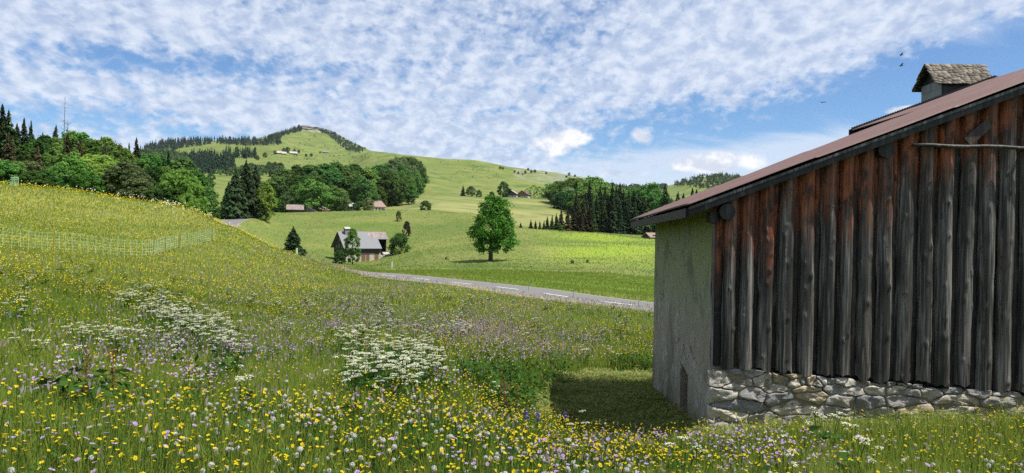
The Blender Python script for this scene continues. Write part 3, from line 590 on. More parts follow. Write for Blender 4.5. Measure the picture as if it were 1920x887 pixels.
wd.cycles.sampling_method = 'MANUAL'; wd.cycles.sample_map_resolution = 512

# ================================================================== GROUND
MOWN = [hit(px, py)[0, :2] for px, py in ((990, 800), (998, 765), (1010, 735), (1045, 708), (1110, 700), (1230, 699))]
MOWN = [tuple(p) for p in MOWN] + [tuple((BO + E1*a + E2*b)[:2]) for a, b in ((0.3, 5.3), (0.3, 0.3), (7.0, 0.3))] + [at(px, r)[:2] for px, r in ((2050, 11.8), (1800, 10.3), (1600, 9.6), (1450, 9.25), (1338, 9.3), (1230, 9.9), (1120, 10.5), (1040, 11.2))]
def barn_zone(x, y, mg=0.0):
    d = np.stack([np.asarray(x) - BO[0], np.asarray(y) - BO[1]], -1); a = d @ E1[:2]; b = d @ E2[:2]; return (a > -mg) & (a < 17.5 + mg) & (b > -0.1 - mg) & (b < BL + mg)
def mown_mask(x, y, n=0.18):
    jx = (fbm(x*1.6, y*1.6, 91, 3) - 0.5)*2*n; jy = (fbm(x*1.6, y*1.6, 95, 3) - 0.5)*2*n; return inpoly(x + jx, y + jy, MOWN)
g_az, g_r = GX.ravel(), GY.ravel()
near = (GR.ravel() < 40); mw = np.zeros(GX.size); mw[near] = mown_mask(g_az[near], g_r[near], 0.1)
PXG, PYG = to_px(np.stack([GX.ravel(), GY.ravel(), GZ.ravel()], -1)); front = (GY.ravel() > 0.2)
rr_ = GR.ravel(); azd = np.degrees(GA.ravel())
# pale dry fields of another crop in the middle distance, fresh green strip by the road; sunlight on the spur put into its lime colour
pale = np.zeros(GX.size)
pale += sstep(rr_, 335, 370)*(1 - sstep(rr_, 640, 760))*sstep(azd, -18, -12)*(1 - sstep(azd, 8, 12))*(0.25 + 0.75*sstep(fbm(GX.ravel()/90, GY.ravel()/28, 101, 3), 0.35, 0.6))
spur = sstep(rr_, 105, 165)*(1 - sstep(rr_, 228, 240))*sstep(azd, 1.0, 5.5)
spur_sunlit = np.clip(spur*sstep(fbm(GX.ravel()/14, GY.ravel()/9, 103, 3), 0.15, 0.6)*0.8, 0, 1)
fresh = (1 - sstep(np.abs(rr_ - 82), 8, 30))*sstep(azd, -6, 2)*0.9
lefty = sstep(-azd, 4, 14)*sstep(rr_, 10, 22)*(1 - sstep(rr_, 95, 120))
m, t = material('ground_grass')
p = t.pos; n_big = t.noise(p, 0.012, 4, 0.6); n_mid = t.noise(p, 0.09, 4, 0.6); n_fine = t.noise(p, 1.1, 5, 0.65); n_tiny = t.noise(p, 7.0, 3, 0.6)
A_p, A_y, A_f, A_m, A_l, A_r = (t.attr(k).outputs['Fac'] for k in ('pale', 'spur_sunlit', 'fresh', 'mown', 'lefty', 'rock'))
far = t.attr('far').outputs['Fac']
c = t.mix(t.ramp(n_big, 0.35, 0.65), (0.092, 0.135, 0.026), (0.155, 0.180, 0.045))
c = t.mix(t.ramp(n_mid, 0.42, 0.68, 0, 0.6), c, (0.165, 0.158, 0.055)); c = t.mix(t.ramp(n_fine, 0.38, 0.62, 0, 0.5), c, (0.045, 0.09, 0.016))
c = t.mix(t.attr('meadow').outputs['Fac'], c, t.mix(n_fine, (0.035, 0.065, 0.012), (0.075, 0.105, 0.022)))
nw = t.noise(t.mapping(p, (1, 1, 1), (7, 3, 0)), 0.035, 3, 0.55); c = t.mix(t.ramp(nw, 0.48, 0.66, 0, 0.5), c, (0.19, 0.19, 0.055))
c = t.mix(t.math('MULTIPLY', A_f, 0.7), c, t.mix(n_fine, (0.075, 0.160, 0.020), (0.12, 0.195, 0.028)))
c = t.mix(t.math('MULTIPLY', A_p, 0.75), c, t.mix(n_mid, (0.20, 0.20, 0.075), (0.27, 0.25, 0.10))); c = t.mix(A_y, c, t.mix(n_fine, (0.15, 0.23, 0.02), (0.22, 0.28, 0.032)))
c = t.mix(t.math('MULTIPLY', A_l, t.ramp(n_fine, 0.40, 0.60, 0.05, 0.35)), c, (0.19, 0.175, 0.022))
sco = t.noise(t.mapping(p, (1, 1, 1), (40, 12, 0)), 0.05, 4, 0.65); c = t.mix(t.math('MULTIPLY', t.ramp(sco, 0.60, 0.72, 0, 0.55), far), c, (0.20, 0.165, 0.085))
c = t.mix(t.math('MULTIPLY', t.ramp(t.noise(p, 0.028, 5, 0.7), 0.50, 0.66, 0, 0.8), far), c, (0.055, 0.095, 0.030))
ter = t.noise(t.mapping(p, (0.012, 0.012, 0.55)), 1.0, 3, 0.6); c = t.mix(t.math('MULTIPLY', t.ramp(ter, 0.5, 0.68, 0, 0.45), far), c, (0.10, 0.135, 0.045)); c = t.mix(t.math('MULTIPLY', t.attr('gully').outputs['Fac'], 0.6), c, (0.04, 0.085, 0.02))
c = t.mix(A_m, c, t.mix(t.ramp(n_tiny, 0.35, 0.65), (0.095, 0.125, 0.03), (0.19, 0.20, 0.065)))
rk = t.noise(p, 0.06, 6, 0.7); c = t.mix(t.math('MULTIPLY', A_r, t.ramp(rk, 0.44, 0.56)), c, t.mix(t.noise(p, 0.2, 4, 0.7), (0.13, 0.13, 0.115), (0.33, 0.32, 0.29)))
h = t.math('ADD', t.math('MULTIPLY', n_fine, 0.25), t.math('ADD', t.math('MULTIPLY', n_mid, 1.0), t.math('MULTIPLY', n_tiny, 0.04)))
finish(t, c, 0.9, t.bump(h, 0.55, 0.7), 0.08)
rock = ((np.abs(azd - float(np.degrees(azt(583, 240)[0]))) < 2.3) & (rr_ > 2450) & (rr_ < 2800))*1.0
rock = np.maximum(rock, ((azd > 0) & (azd < 6) & (rr_ > 1000) & (rr_ < 1600))*0.55)
na, nr = len(AZ), len(RR); q = np.arange(na*nr).reshape(na, nr)
FQ = np.stack([q[:-1, :-1], q[:-1, 1:], q[1:, 1:], q[1:, :-1]], -1).reshape(-1, 4)[:, ::-1]
V = np.stack([GX, GY, GZ], -1).reshape(-1, 3); V = np.r_[V, [[0, 0, float(GZ[:, 0].mean())]]]
cen = np.stack([q[:-1, 0], q[1:, 0], np.full(na-1, na*nr)], 1)
z1 = lambda a: np.r_[a, 0.0]
g = mesh_np('ground', V, [FQ, cen], 'ground_grass', None, {'pale': z1(pale), 'spur_sunlit': z1(spur_sunlit), 'fresh': z1(np.clip(fresh, 0, 1)), 'mown': z1(mw), 'lefty': z1(lefty), 'rock': z1(rock), 'gully': z1(sstep(azd, -7, -2)*sstep(rr_, 109, 115)*(1 - sstep(rr_, 118, 126))*sstep(fbm(GX.ravel()/9, GY.ravel()/9, 107, 3), 0.3, 0.6)), 'meadow': z1(1 - sstep(rr_, 22, 60)), 'far': z1(sstep(rr_, 150, 500))}, smooth=True)
tag(g, kind='structure')
# ---- road: asphalt sheet following the centre line, verge strips of grit, painted centre dashes
m, t = material('asphalt'); n1 = t.noise(t.pos, 0.5, 4, 0.6); n2 = t.noise(t.pos, 30, 3, 0.6)
finish(t, t.mix(t.math('MULTIPLY', n1, n2), (0.115, 0.113, 0.11), (0.205, 0.198, 0.19)), 0.9, t.bump(n2, 0.3, 0.01), 0.2)
m, t = material('grit'); n1 = t.noise(t.pos, 3, 4, 0.6); finish(t, t.mix(n1, (0.10, 0.11, 0.05), (0.28, 0.25, 0.19)), 0.95)
m, t = material('white_paint'); n1 = t.noise(t.pos, 9, 3, 0.6); finish(t, t.mix(n1, (0.55, 0.55, 0.54), (0.8, 0.8, 0.79)), 0.7)
tg = np.gradient(RC[:, :2], axis=0); tg /= np.hypot(*tg.T)[:, None]; nn = np.stack([-tg[:, 1], tg[:, 0]], 1)
def strip(name, offs, lift, mat, i0=0, i1=None, par=None):
    c_ = RC[i0:i1]; n_ = nn[i0:i1]; V = np.concatenate([np.c_[c_[:, :2] + n_*o, c_[:, 2] + lift - 0.012*abs(o)] for o in offs]); k = len(c_); f = []
    for s_ in range(len(offs) - 1):
        i = np.arange(k-1); f.append(np.stack([s_*k + i, s_*k + i + 1, (s_+1)*k + i + 1, (s_+1)*k + i], 1))
    return mesh_np(name, V, np.concatenate(f), mat, par, smooth=True)
tag(strip('road_verge', (-3.25, -2.75), 0.045, 'grit'), kind='structure'); tag(strip('road_verge', (2.75, 3.25), 0.045, 'grit'), kind='structure')
tag(strip('road', (-2.8, -1.4, 0, 1.4, 2.8), 0.06, 'asphalt'), kind='structure')
Vm, Fm = [], []; s_ = 4.0
while s_ < RS[-1] - 6 and s_ < 190:
    for k in range(3):
        j = np.interp([s_ + k, s_ + k + 1], RS, np.arange(len(RS))); b0 = len(Vm)
        for jj in j:
            i = int(jj)
            for o_ in (-0.07, 0.07): p_ = RC[i, :2]*(1-jj+i) + RC[min(i+1, len(RC)-1), :2]*(jj-i) + nn[i]*o_; Vm.append((*p_, np.interp(jj, np.arange(len(RC)), RC[:, 2]) + 0.066))
        Fm.append((b0, b0+1, b0+3, b0+2))
    s_ += 6.5
mk = mesh_np('road_marking', np.array(Vm), np.array(Fm), 'white_paint'); tag(mk, kind='structure')

# ---- the air: faint even haze; the farthest woods also carry bluish haze in their colour
m, t = material('haze_air'); pv_ = t.new('ShaderNodeVolumePrincipled', {'Color': (0.80, 0.88, 1.0, 1), 'Density': 0.00002, 'Anisotropy': 0.2}); t.l.new(pv_.outputs[0], t.out.inputs[1])
hz = MB(); hz.box((-3800, -3800, float(GZ.min()) - 1.0), (3800, 3800, float(GZ.max()) + 45.0)); hb = hz.build('haze', 'haze_air'); tag(hb, kind='stuff'); hb['label'] = 'thin bluish haze in the air over the far hills'
# ================================================================== TREES
leafy('leaf_dark', (0.043, 0.095, 0.025), (0.082, 0.152, 0.038), 0.35)
leafy('leaf_mid', (0.064, 0.140, 0.031), (0.120, 0.217, 0.047), 0.4)
leafy('leaf_bright', (0.105, 0.210, 0.037), (0.190, 0.316, 0.059), 0.45)
leafy('leaf_olive', (0.098, 0.147, 0.053), (0.161, 0.217, 0.087), 0.4)
leafy('leaf_hero', (0.064, 0.161, 0.023), (0.133, 0.274, 0.039), 0.42)
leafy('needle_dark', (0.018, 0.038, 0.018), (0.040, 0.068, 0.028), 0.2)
leafy('needle_green', (0.024, 0.054, 0.020), (0.050, 0.088, 0.030), 0.2)
leafy('needle_brown', (0.045, 0.047, 0.022), (0.085, 0.080, 0.036), 0.2)
leafy('needle_blue', (0.030, 0.045, 0.034), (0.052, 0.072, 0.052), 0.12)
leafy('twig_brown', (0.055, 0.045, 0.034), (0.10, 0.08, 0.06), 0.1)
m, t = material('bark'); n1 = t.noise(t.mapping(t.obj, (6, 6, 1.5)), 1.5, 4, 0.65); finish(t, t.mix(n1, (0.03, 0.024, 0.018), (0.12, 0.10, 0.08)), 0.95, t.bump(n1, 0.8, 0.05))
m, t = material('grey_bark'); n1 = t.noise(t.mapping(t.obj, (6, 6, 1.5)), 1.5, 4, 0.65); finish(t, t.mix(n1, (0.07, 0.065, 0.06), (0.20, 0.19, 0.17)), 0.95, t.bump(n1, 0.8, 0.05))

def leaf_cards(C, N, size, rg, aspect=0.6, T=None):
    """diamond leaf faces at C facing N; returns verts, quads"""
    n = len(C); N = N/np.maximum(np.linalg.norm(N, axis=1, keepdims=True), 1e-6)
    if T is None: T = rg.normal(size=(n, 3))
    T = T - N*(T*N).sum(1, keepdims=True); T /= np.maximum(np.linalg.norm(T, axis=1, keepdims=True), 1e-6); B = np.cross(N, T)
    s_ = (size if np.ndim(size) else np.full(n, size))[:, None]
    V = np.stack([C + T*s_, C + B*s_*aspect, C - T*s_, C - B*s_*aspect], 1).reshape(-1, 3)
    return V, np.arange(4*n).reshape(n, 4)
def crown_mesh(name, seed, h, rad, profile, clumps, per, leaf, mat, clump_r=0.17, lobes=None, z0=0.12, droop=0.0):
    """profile: [(height fraction, radius fraction)] envelope; clumps of leaves spread through its volume"""
    rg = np.random.default_rng(seed); pz, pr = np.array(profile).T; C, N = [], []; tint = []
    for i in range(clumps):
        f = rg.uniform(0, 1)**0.85; zf = pz[0] + f*(pz[-1] - pz[0]); ang = rg.uniform(0, 2*math.pi); er = np.interp(zf, pz, pr)
        er *= 0.80 + 0.42*vnoise(np.array([ang*1.3 + seed]), np.array([zf*5 + seed*3.1]), seed)[0]
        rr = er*rad*math.sqrt(rg.uniform(0.25, 1.0)); c = np.array([rr*math.cos(ang), rr*math.sin(ang), zf*h])
        if lobes is not None: l = lobes[rg.integers(len(lobes))]; c = np.array([l[0]*rad + rr*l[3]*math.cos(ang), l[1]*rad + rr*l[3]*math.sin(ang), zf*h*l[2]])
        cr = clump_r*rad*rg.uniform(0.65, 1.35); k = int(per*rg.uniform(0.7, 1.3))
        d = rg.normal(size=(k, 3)); d /= np.linalg.norm(d, axis=1, keepdims=True); d[:, 2] = np.where(d[:, 2] < -0.7, -d[:, 2]*0.6, d[:, 2])
        q = c + d*cr*np.array([1.1, 1.1, 0.95])*rg.uniform(0.4, 1.12, (k, 1)); q[:, 2] -= droop*cr*rg.random(k)
        outw = c - np.array([0, 0, h*0.45]); outw /= np.linalg.norm(outw) + 1e-6
        C.append(q); N.append(d + outw*0.5 + rg.normal(size=(k, 3))*0.7 + np.array([0, 0, 0.25])); tint.append(np.clip(rg.uniform(0.1, 0.9) + rg.normal(size=k)*0.22, 0, 1))
    C = np.concatenate(C); C[:, 2] = np.maximum(C[:, 2], 0.02*h); V, Q = leaf_cards(C, np.concatenate(N), leaf*rg.uniform(0.6, 1.3, len(C)), rg)
    return mesh_np(name, V, Q, mat, attrs={'tint': np.repeat(np.concatenate(tint), 4)}, link=False)
def trunk_mesh(name, seed, h, r, top, limbs=6, spread=0.3, mat='bark', forks=None):
    rg = random.Random(seed); q = MB(); stems = forks or [((0, 0), (0.02, 0.01))]
    for (x0, y0), (x1, y1) in stems:
        pts = [(x0 + (x1-x0)*h*f + 0.012*h*math.sin(f*5 + seed), y0 + (y1-y0)*h*f, top*h*f - 0.03*h*(f == 0)) for f in np.linspace(0, 1, 7)]
        q.tube(pts, [r*(1.35 if i == 0 else 1)*(1 - 0.8*i/6) for i in range(7)], 8)
        for k in range(limbs):
            f = rg.uniform(0.25, 0.85); a = rg.uniform(0, 6.28); b = Vector(pts[0]).lerp(Vector(pts[-1]), f); L = h*spread*rg.uniform(0.6, 1.1)
            q.tube([b, b + Vector((math.cos(a)*L*0.5, math.sin(a)*L*0.5, L*0.28)), b + Vector((math.cos(a)*L, math.sin(a)*L, L*0.75))], [r*0.42, r*0.28, r*0.08], 5)
    o = q.build(name, mat, None, True); me = o.data; bpy.data.objects.remove(o); return me
def spruce_mesh(name, seed, h, rad, levels, arms, per, mat, base=0.06, droop=0.35, gap=0.0):
    rg = np.random.default_rng(seed); C, N, T, S_, tint = [], [], [], [], []
    for i in range(levels):
        f = base + (1 - base)*(i/levels)**0.95; z = f*h; R0 = rad*(1 - f)**0.82*(0.78 + 0.4*rg.random()) + 0.015*h*(1-f)
        for k in range(arms if f < 0.75 else max(4, arms - 3)):
            if rg.random() < gap: continue
            a = rg.uniform(0, 2*math.pi); L = R0*rg.uniform(0.7, 1.15); u = np.linspace(0.15, 1, per)**0.9; d = np.array([math.cos(a), math.sin(a), 0]); side = np.array([-math.sin(a), math.cos(a), 0])
            for s_ in (-1, 0, 1):
                q = d*(u*L)[:, None] + side*(s_*0.16*L*(1 - 0.6*u))[:, None]; q[:, 2] = z - droop*L*u**1.4 + 0.10*L*u**4 + rg.normal(size=per)*0.012*h - abs(s_)*0.03*L
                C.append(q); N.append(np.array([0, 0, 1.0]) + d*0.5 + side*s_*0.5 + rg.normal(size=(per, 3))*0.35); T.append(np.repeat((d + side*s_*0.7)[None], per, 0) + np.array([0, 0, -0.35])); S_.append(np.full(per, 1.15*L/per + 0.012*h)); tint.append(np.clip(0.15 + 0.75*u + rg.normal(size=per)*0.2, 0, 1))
    C.append(np.array([[0, 0, h*(0.955 + 0.012*i)] for i in range(5)])); N.append(rg.normal(size=(5, 3))*[1, 1, 0.1]); T.append(np.repeat([[0, 0, 1.0]], 5, 0)); S_.append(np.full(5, 0.03*h)); tint.append(np.full(5, 0.7))
    V, Q = leaf_cards(np.concatenate(C), np.concatenate(N), np.concatenate(S_), rg, 0.42, np.concatenate(T))
    return mesh_np(name, V, Q, mat, attrs={'tint': np.repeat(np.concatenate(tint), 4)}, link=False)

ROUND = [(0.07, 0.55), (0.2, 0.88), (0.45, 1.0), (0.65, 0.92), (0.82, 0.65), (0.97, 0.2)]
TALL = [(0.08, 0.5), (0.25, 0.9), (0.5, 1.0), (0.7, 0.85), (0.87, 0.5), (1.0, 0.12)]
BUSH = [(0.02, 0.85), (0.2, 1.0), (0.5, 0.95), (0.75, 0.7), (0.95, 0.25)]
MB_ = {}   # prototype meshes: kind -> list of (crown, trunk); all 10 m high
MB_['round'] = [(crown_mesh('crown', 20+i, 10, 4.3, ROUND, 120, 58, 0.27, 'leaf_mid'), trunk_mesh('trunk', i, 10, 0.22, 0.8)) for i in range(4)]
MB_['tall'] = [(crown_mesh('crown', 40+i, 10, 2.9, TALL, 105, 56, 0.24, 'leaf_mid', 0.2), trunk_mesh('trunk', 10+i, 10, 0.18, 0.85, 6, 0.2)) for i in range(3)]
MB_['bush'] = [(crown_mesh('crown', 60+i, 10, 6.2, BUSH, 110, 56, 0.36, 'leaf_mid'), trunk_mesh('trunk', 20+i, 10, 0.25, 0.6, 8, 0.35)) for i in range(3)]
MB_['loose'] = [(crown_mesh('crown', 70+i, 10, 3.4, TALL, 34, 45, 0.26, 'leaf_mid', 0.19), trunk_mesh('trunk', 30+i, 10, 0.15, 0.9, 9, 0.3)) for i in range(2)]
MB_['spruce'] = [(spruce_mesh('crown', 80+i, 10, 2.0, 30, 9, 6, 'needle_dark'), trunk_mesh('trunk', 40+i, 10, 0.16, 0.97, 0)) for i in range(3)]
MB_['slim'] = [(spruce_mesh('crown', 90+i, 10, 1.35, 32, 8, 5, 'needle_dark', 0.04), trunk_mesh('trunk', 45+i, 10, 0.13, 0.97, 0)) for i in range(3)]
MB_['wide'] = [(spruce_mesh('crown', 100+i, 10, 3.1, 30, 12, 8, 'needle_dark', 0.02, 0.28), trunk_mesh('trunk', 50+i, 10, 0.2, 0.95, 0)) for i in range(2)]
TRNG = random.Random(3)
def tree(kind, px, r, py_top, label, group=None, mat=None, wide=1.0, name=None, cat='tree', sink=0.0, pz=None):
    x, y, z = at(px, r); top = float(azt(px, py_top)[1])*math.hypot(x, y) + EZ; h = max(0.6, top - z + sink); s_ = h/10.0
    cr, tr = TRNG.choice(MB_[kind]); nm = name or ('spruce_tree' if kind in ('spruce', 'slim', 'wide') else 'shrub' if kind == 'bush' else 'broadleaf_tree')
    if nm == 'shrub' and cat == 'tree': cat = 'shrub'
    e = empty(nm, (x, y, z - sink - 0.05), TRNG.uniform(0, 6.28), (s_*wide, s_*wide, s_)); tag(e, label, cat, group)
    inst('trunk', tr, e); inst('crown', cr, e, mat=mat); return e
R_ = TRNG.uniform
# ---- the lone tree by the road
HX, HY, HZ = at(919, 131); hh = 11.4
he = empty('maple_tree', (HX + 0.75, HY, HZ - 0.05)); tag(he, 'lone leafy green maple with a forked trunk standing on the bank above the road', 'tree')
HP = [(0.19, 0.42), (0.27, 0.86), (0.38, 1.0), (0.52, 0.92), (0.66, 0.78), (0.80, 0.60), (0.90, 0.44), (1.0, 0.15)]
hc = crown_mesh('crown', 205, hh, 4.25, HP, 210, 62, 0.21, 'leaf_hero', 0.19, [(-0.20, 0, 1.0, 0.82), (0.26, 0.05, 0.985, 0.78), (0.0, -0.1, 0.72, 1.02)])
inst('crown', hc, he); inst('trunk', trunk_mesh('trunk', 3, hh, 0.24, 0.75, 9, 0.26, 'bark', [((-0.72, 0), (-0.67, 0.0)), ((-0.50, 0.05), (-0.40, 0.05))]), he)
# ---- left hillside wood: explicit spruces and broadleaf trees read off the skyline, then the rows in front and behind
GS, GB = 'spruces of the left hillside wood', 'broadleaf trees of the left hillside wood'
LS, LB = 'dark spruce standing in the wood on the left hillside', 'green broadleaf tree in the wood on the left hillside'
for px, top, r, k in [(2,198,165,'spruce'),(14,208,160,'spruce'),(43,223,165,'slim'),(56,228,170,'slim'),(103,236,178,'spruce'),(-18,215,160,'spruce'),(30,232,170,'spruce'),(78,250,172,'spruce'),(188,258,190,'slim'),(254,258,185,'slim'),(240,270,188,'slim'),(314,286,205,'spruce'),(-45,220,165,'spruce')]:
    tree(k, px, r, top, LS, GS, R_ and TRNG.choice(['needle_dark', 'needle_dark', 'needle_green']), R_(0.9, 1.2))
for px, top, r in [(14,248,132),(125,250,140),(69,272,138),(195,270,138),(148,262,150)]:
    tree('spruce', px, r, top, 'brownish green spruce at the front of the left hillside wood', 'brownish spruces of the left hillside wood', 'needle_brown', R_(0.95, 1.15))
for px, top, r, m_ in [(85,258,160,'leaf_dark'),(120,256,172,'leaf_mid'),(145,248,178,'leaf_mid'),(170,262,170,'leaf_mid'),(198,262,180,'leaf_mid'),(216,272,182,'leaf_mid'),(232,282,180,'leaf_mid'),(278,288,195,'leaf_mid'),(297,292,200,'leaf_dark'),(335,298,212,'leaf_dark'),(352,318,200,'leaf_dark'),(372,328,190,'leaf_mid'),(60,262,165,'leaf_mid'),(20,262,165,'leaf_mid'),(-30,262,165,'leaf_mid'),(105,272,150,'leaf_mid'),(130,280,140,'leaf_mid'),(262,300,165,'leaf_mid'),(285,312,160,'leaf_dark'),(225,302,150,'leaf_mid'),(310,316,165,'leaf_mid'),(45,285,145,'leaf_dark'),(85,290,140,'leaf_mid')]:
    tree(TRNG.choice(['round', 'tall']), px, r, top, LB, GB, m_, R_(0.95, 1.25))
for px, top, r in [(8,300,118),(30,305,120),(85,318,118),(112,312,122),(140,298,124),(180,290,126),(205,306,122),(-25,300,118),(165,322,116),(60,320,117)]:
    tree('round', px, r, top, 'bright green bushy tree at the front edge of the left hillside wood', 'bright trees at the front of the left wood', 'leaf_bright' if px > 130 else 'leaf_mid', R_(1.15, 1.45), sink=0.6)
for px, top, r in [(54,302,120),(238,304,119),(258,330,116)]:
    tree('round', px, r, top, 'olive grey willow in the front row of the left hillside wood', 'olive willows of the left wood', 'leaf_olive', R_(1.1, 1.3), sink=0.5)
tree('bush', 336, 106, 320, 'broad bright green tree at the right end of the left wood', None, 'leaf_bright', 0.95, 'broadleaf_tree', 'tree', sink=0.5)
tree('bush', 318, 104, 345, 'low dark green bush under the bright tree at the end of the left wood', None, 'leaf_mid', 0.9)
tree('bush', 352, 103, 362, 'yellow green bush beside white umbels at the end of the left wood', None, 'leaf_bright', 0.8)
tree('bush', 290, 104, 352, 'dark shadowed bush before the dense left wood', None, 'leaf_dark', 1.0)
tree('tall', 385, 150, 352, 'small dark green tree in the hollow between the left wood and the big firs', None, 'leaf_dark', 1.2)
x, y, z = at(117, 185)
q = MB(); q.tube([(0, 0, 0), (0.1, 0, 9), (0.25, 0, 19.6)], [0.15, 0.10, 0.02], 6)
for k in range(13): a = TRNG.uniform(0, 6.28); zz = R_(9, 19); q.tube([(0.1, 0, zz), (0.1 + math.cos(a)*R_(0.5, 1.2), math.sin(a)*0.8, zz + R_(-0.3, 0.5))], [0.035, 0.012], 4)
sn = q.build('dead_tree', 'grey_bark'); sn.location = (x, y, z); tag(sn, 'tall bare dead trunk rising above the left hillside wood', 'tree')
x, y, z = at(124, 187); q = MB(); q.tube([(0, 0, 0), (0.1, 0, 9), (0.1, 0, 14.6)], [0.14, 0.10, 0.03], 6)
for k in range(22): a = TRNG.uniform(0, 6.28); zz = R_(9.5, 14.4); L = R_(0.8, 2.0); q.tube([(0.1, 0, zz), (0.1 + math.cos(a)*L, math.sin(a)*L, zz + R_(0.2, 0.9))], [0.04, 0.012], 4)
sn = q.build('dead_tree', 'grey_bark'); sn.location = (x, y, z); tag(sn, 'shorter bare dead tree with spreading twigs beside the tall dead trunk', 'tree')
# ---- big firs at the bend of the road
tree('wide', 460, 262, 301, 'tallest broad dark fir in the clump at the road bend', None, 'needle_dark', 0.85, sink=1)
tree('wide', 440, 258, 316, 'dark fir on the left side of the clump at the road bend', None, 'needle_dark', 0.95, sink=1)
tree('wide', 478, 268, 310, 'dark fir on the right side of the clump at the road bend', None, 'needle_dark', 0.85, sink=1)
tree('wide', 428, 256, 340, 'lower dark fir at the far left of the clump at the road bend', None, 'needle_green', 0.9, sink=0.5)
tree('tall', 497, 262, 344, 'light yellow green tree beside the dark firs at the road bend', None, 'leaf_bright', 0.95, sink=0.5)
tree('wide', 550, 168, 425, 'single dark bushy spruce on the grass left of the chalet', None, 'needle_dark', 1.35, sink=0.3)
tree('tall', 662, 172, 431, 'slender green tree standing in front of the chalet', None, 'leaf_mid', 0.85)
tree('bush', 637, 171, 469, 'small dark bush at the corner of the chalet', None, 'leaf_dark', 0.75)
tree('bush', 749, 188, 437, 'dark green round bush right of the chalet', None, 'leaf_dark', 0.8)
tree('bush', 797, 332, 376, 'low wide green bush alone in the pale field', None, 'leaf_mid', 1.0)
tree('bush', 691, 338, 371, 'dense round bush on the crest above the chalet', None, 'leaf_olive', 0.8)
tree('tall', 646, 342, 366, 'upright shrub on the crest left of the round bush', None, 'leaf_olive', 0.9)
tree('bush', 747, 275, 395, 'thin grey bush on the slope above the chalet', None, 'leaf_olive', 0.45)
tree('bush', 763, 232, 415, 'brownish leafless bush on the slope above the dark green bush', None, 'twig_brown', 0.5)
tree('bush', 1103, 133, 487, 'small dark bush on the grassy bank right of the lone maple', None, 'leaf_olive', 0.9)
tree('bush', 838, 138, 482, 'grey green scrub left of the lone maple trunk', None, 'leaf_olive', 1.0)
tree('bush', 1074, 128, 487, 'tiny dark shrub between the lone maple and the bank bush', None, 'leaf_dark', 0.8)
# ---- broadleaf row across the middle distance
GM, LM = 'broadleaf trees of the middle wood', 'dark green broadleaf tree in the wood behind the chalet field'
for px, top, r, m_ in [(520,332,392,'leaf_dark'),(535,319,405,'leaf_dark'),(555,314,412,'leaf_dark'),(575,312,418,'leaf_dark'),(592,314,425,'leaf_dark'),(606,308,425,'leaf_dark'),(620,306,430,'leaf_dark'),(634,310,435,'leaf_dark'),(650,314,450,'leaf_mid'),(664,311,460,'leaf_dark'),(676,316,460,'leaf_mid'),(690,318,470,'leaf_mid'),(698,314,480,'leaf_mid'),(710,310,480,'leaf_dark'),(722,318,470,'leaf_dark'),(732,326,460,'leaf_dark'),(740,330,470,'leaf_dark'),(515,345,390,'leaf_mid'),(545,335,390,'leaf_dark'),(565,330,390,'leaf_mid'),(585,330,400,'leaf_dark'),(605,330,405,'leaf_dark'),(560,345,370,'leaf_mid')]:
    tree(TRNG.choice(['round', 'round', 'tall']), px, r, top, LM, GM, m_, R_(1.05, 1.3), sink=1)
tree('round', 682, 405, 333, 'round dark tree beside the white gabled farmhouse', None, 'leaf_dark', 0.95, sink=0.8)
tree('round', 587, 352, 338, 'wide pale green willow over the ruined shed', None, 'leaf_mid', 1.35, sink=0.5)
tree('round', 630, 360, 350, 'smaller pale green willow right of the wide willow', None, 'leaf_mid', 1.15, sink=0.5)
tree('loose', 540, 350, 360, 'slim grey green tree left of the ruined shed', None, 'leaf_olive', 1.2)
tree('tall', 528, 352, 368, 'small light green tree at the left end of the middle wood', None, 'leaf_mid', 1.2)
tree('round', 766, 470, 344, 'round green tree standing alone right of the middle wood', None, 'leaf_mid', 1.15)
tree('tall', 712, 415, 352, 'small tree right of the white gabled farmhouse', None, 'leaf_mid', 1.2)
for px, top, r in [(727,308,640),(738,300,680),(747,294,720),(758,295,735),(770,296,745),(779,302,750),(730,318,620),(745,310,650),(757,318,640),(768,312,690),(775,322,670),(748,326,610),(735,334,580),(761,330,600),(726,330,560)]:
    tree('round', px, r, top, 'dark round tree in the copse climbing the green hillside', 'trees of the hillside copse', TRNG.choice(['leaf_mid', 'leaf_mid', 'leaf_olive']), R_(0.78, 1.0), sink=1.0)
# ---- single trees at the foot of the far hill
for a in [('spruce',867,720,347,'lone dark conifer at the foot of the hill left of the round trees','needle_dark',1.2),('round',882,725,349,'small pale tree beside the lone conifer at the foot of the hill','leaf_olive',1.1),('bush',897,722,356,'low bush between the pale tree and the far farmhouse','leaf_mid',0.7),
          ('round',943,735,341,'big dark round tree sheltering the far farmhouse','leaf_dark',1.0),('bush',921,722,359,'tiny umbrella shaped shrub left of the far farmhouse','leaf_dark',0.8),('loose',1000,748,347,'light airy tree right of the far farmhouses','leaf_bright',1.3),
          ('loose',1010,750,350,'second light airy tree right of the far farmhouses','leaf_bright',1.3),('loose',1022,755,345,'tallest light airy tree right of the far farmhouses','leaf_bright',1.2),('loose',988,742,353,'light shrubby tree just right of the far farmhouses','leaf_bright',1.2),('round',1032,757,347,'green tree at the left end of the right hand wood','leaf_mid',1.0)]:
    tree(a[0], a[1], a[2], a[3], a[4], None, a[5], a[6])
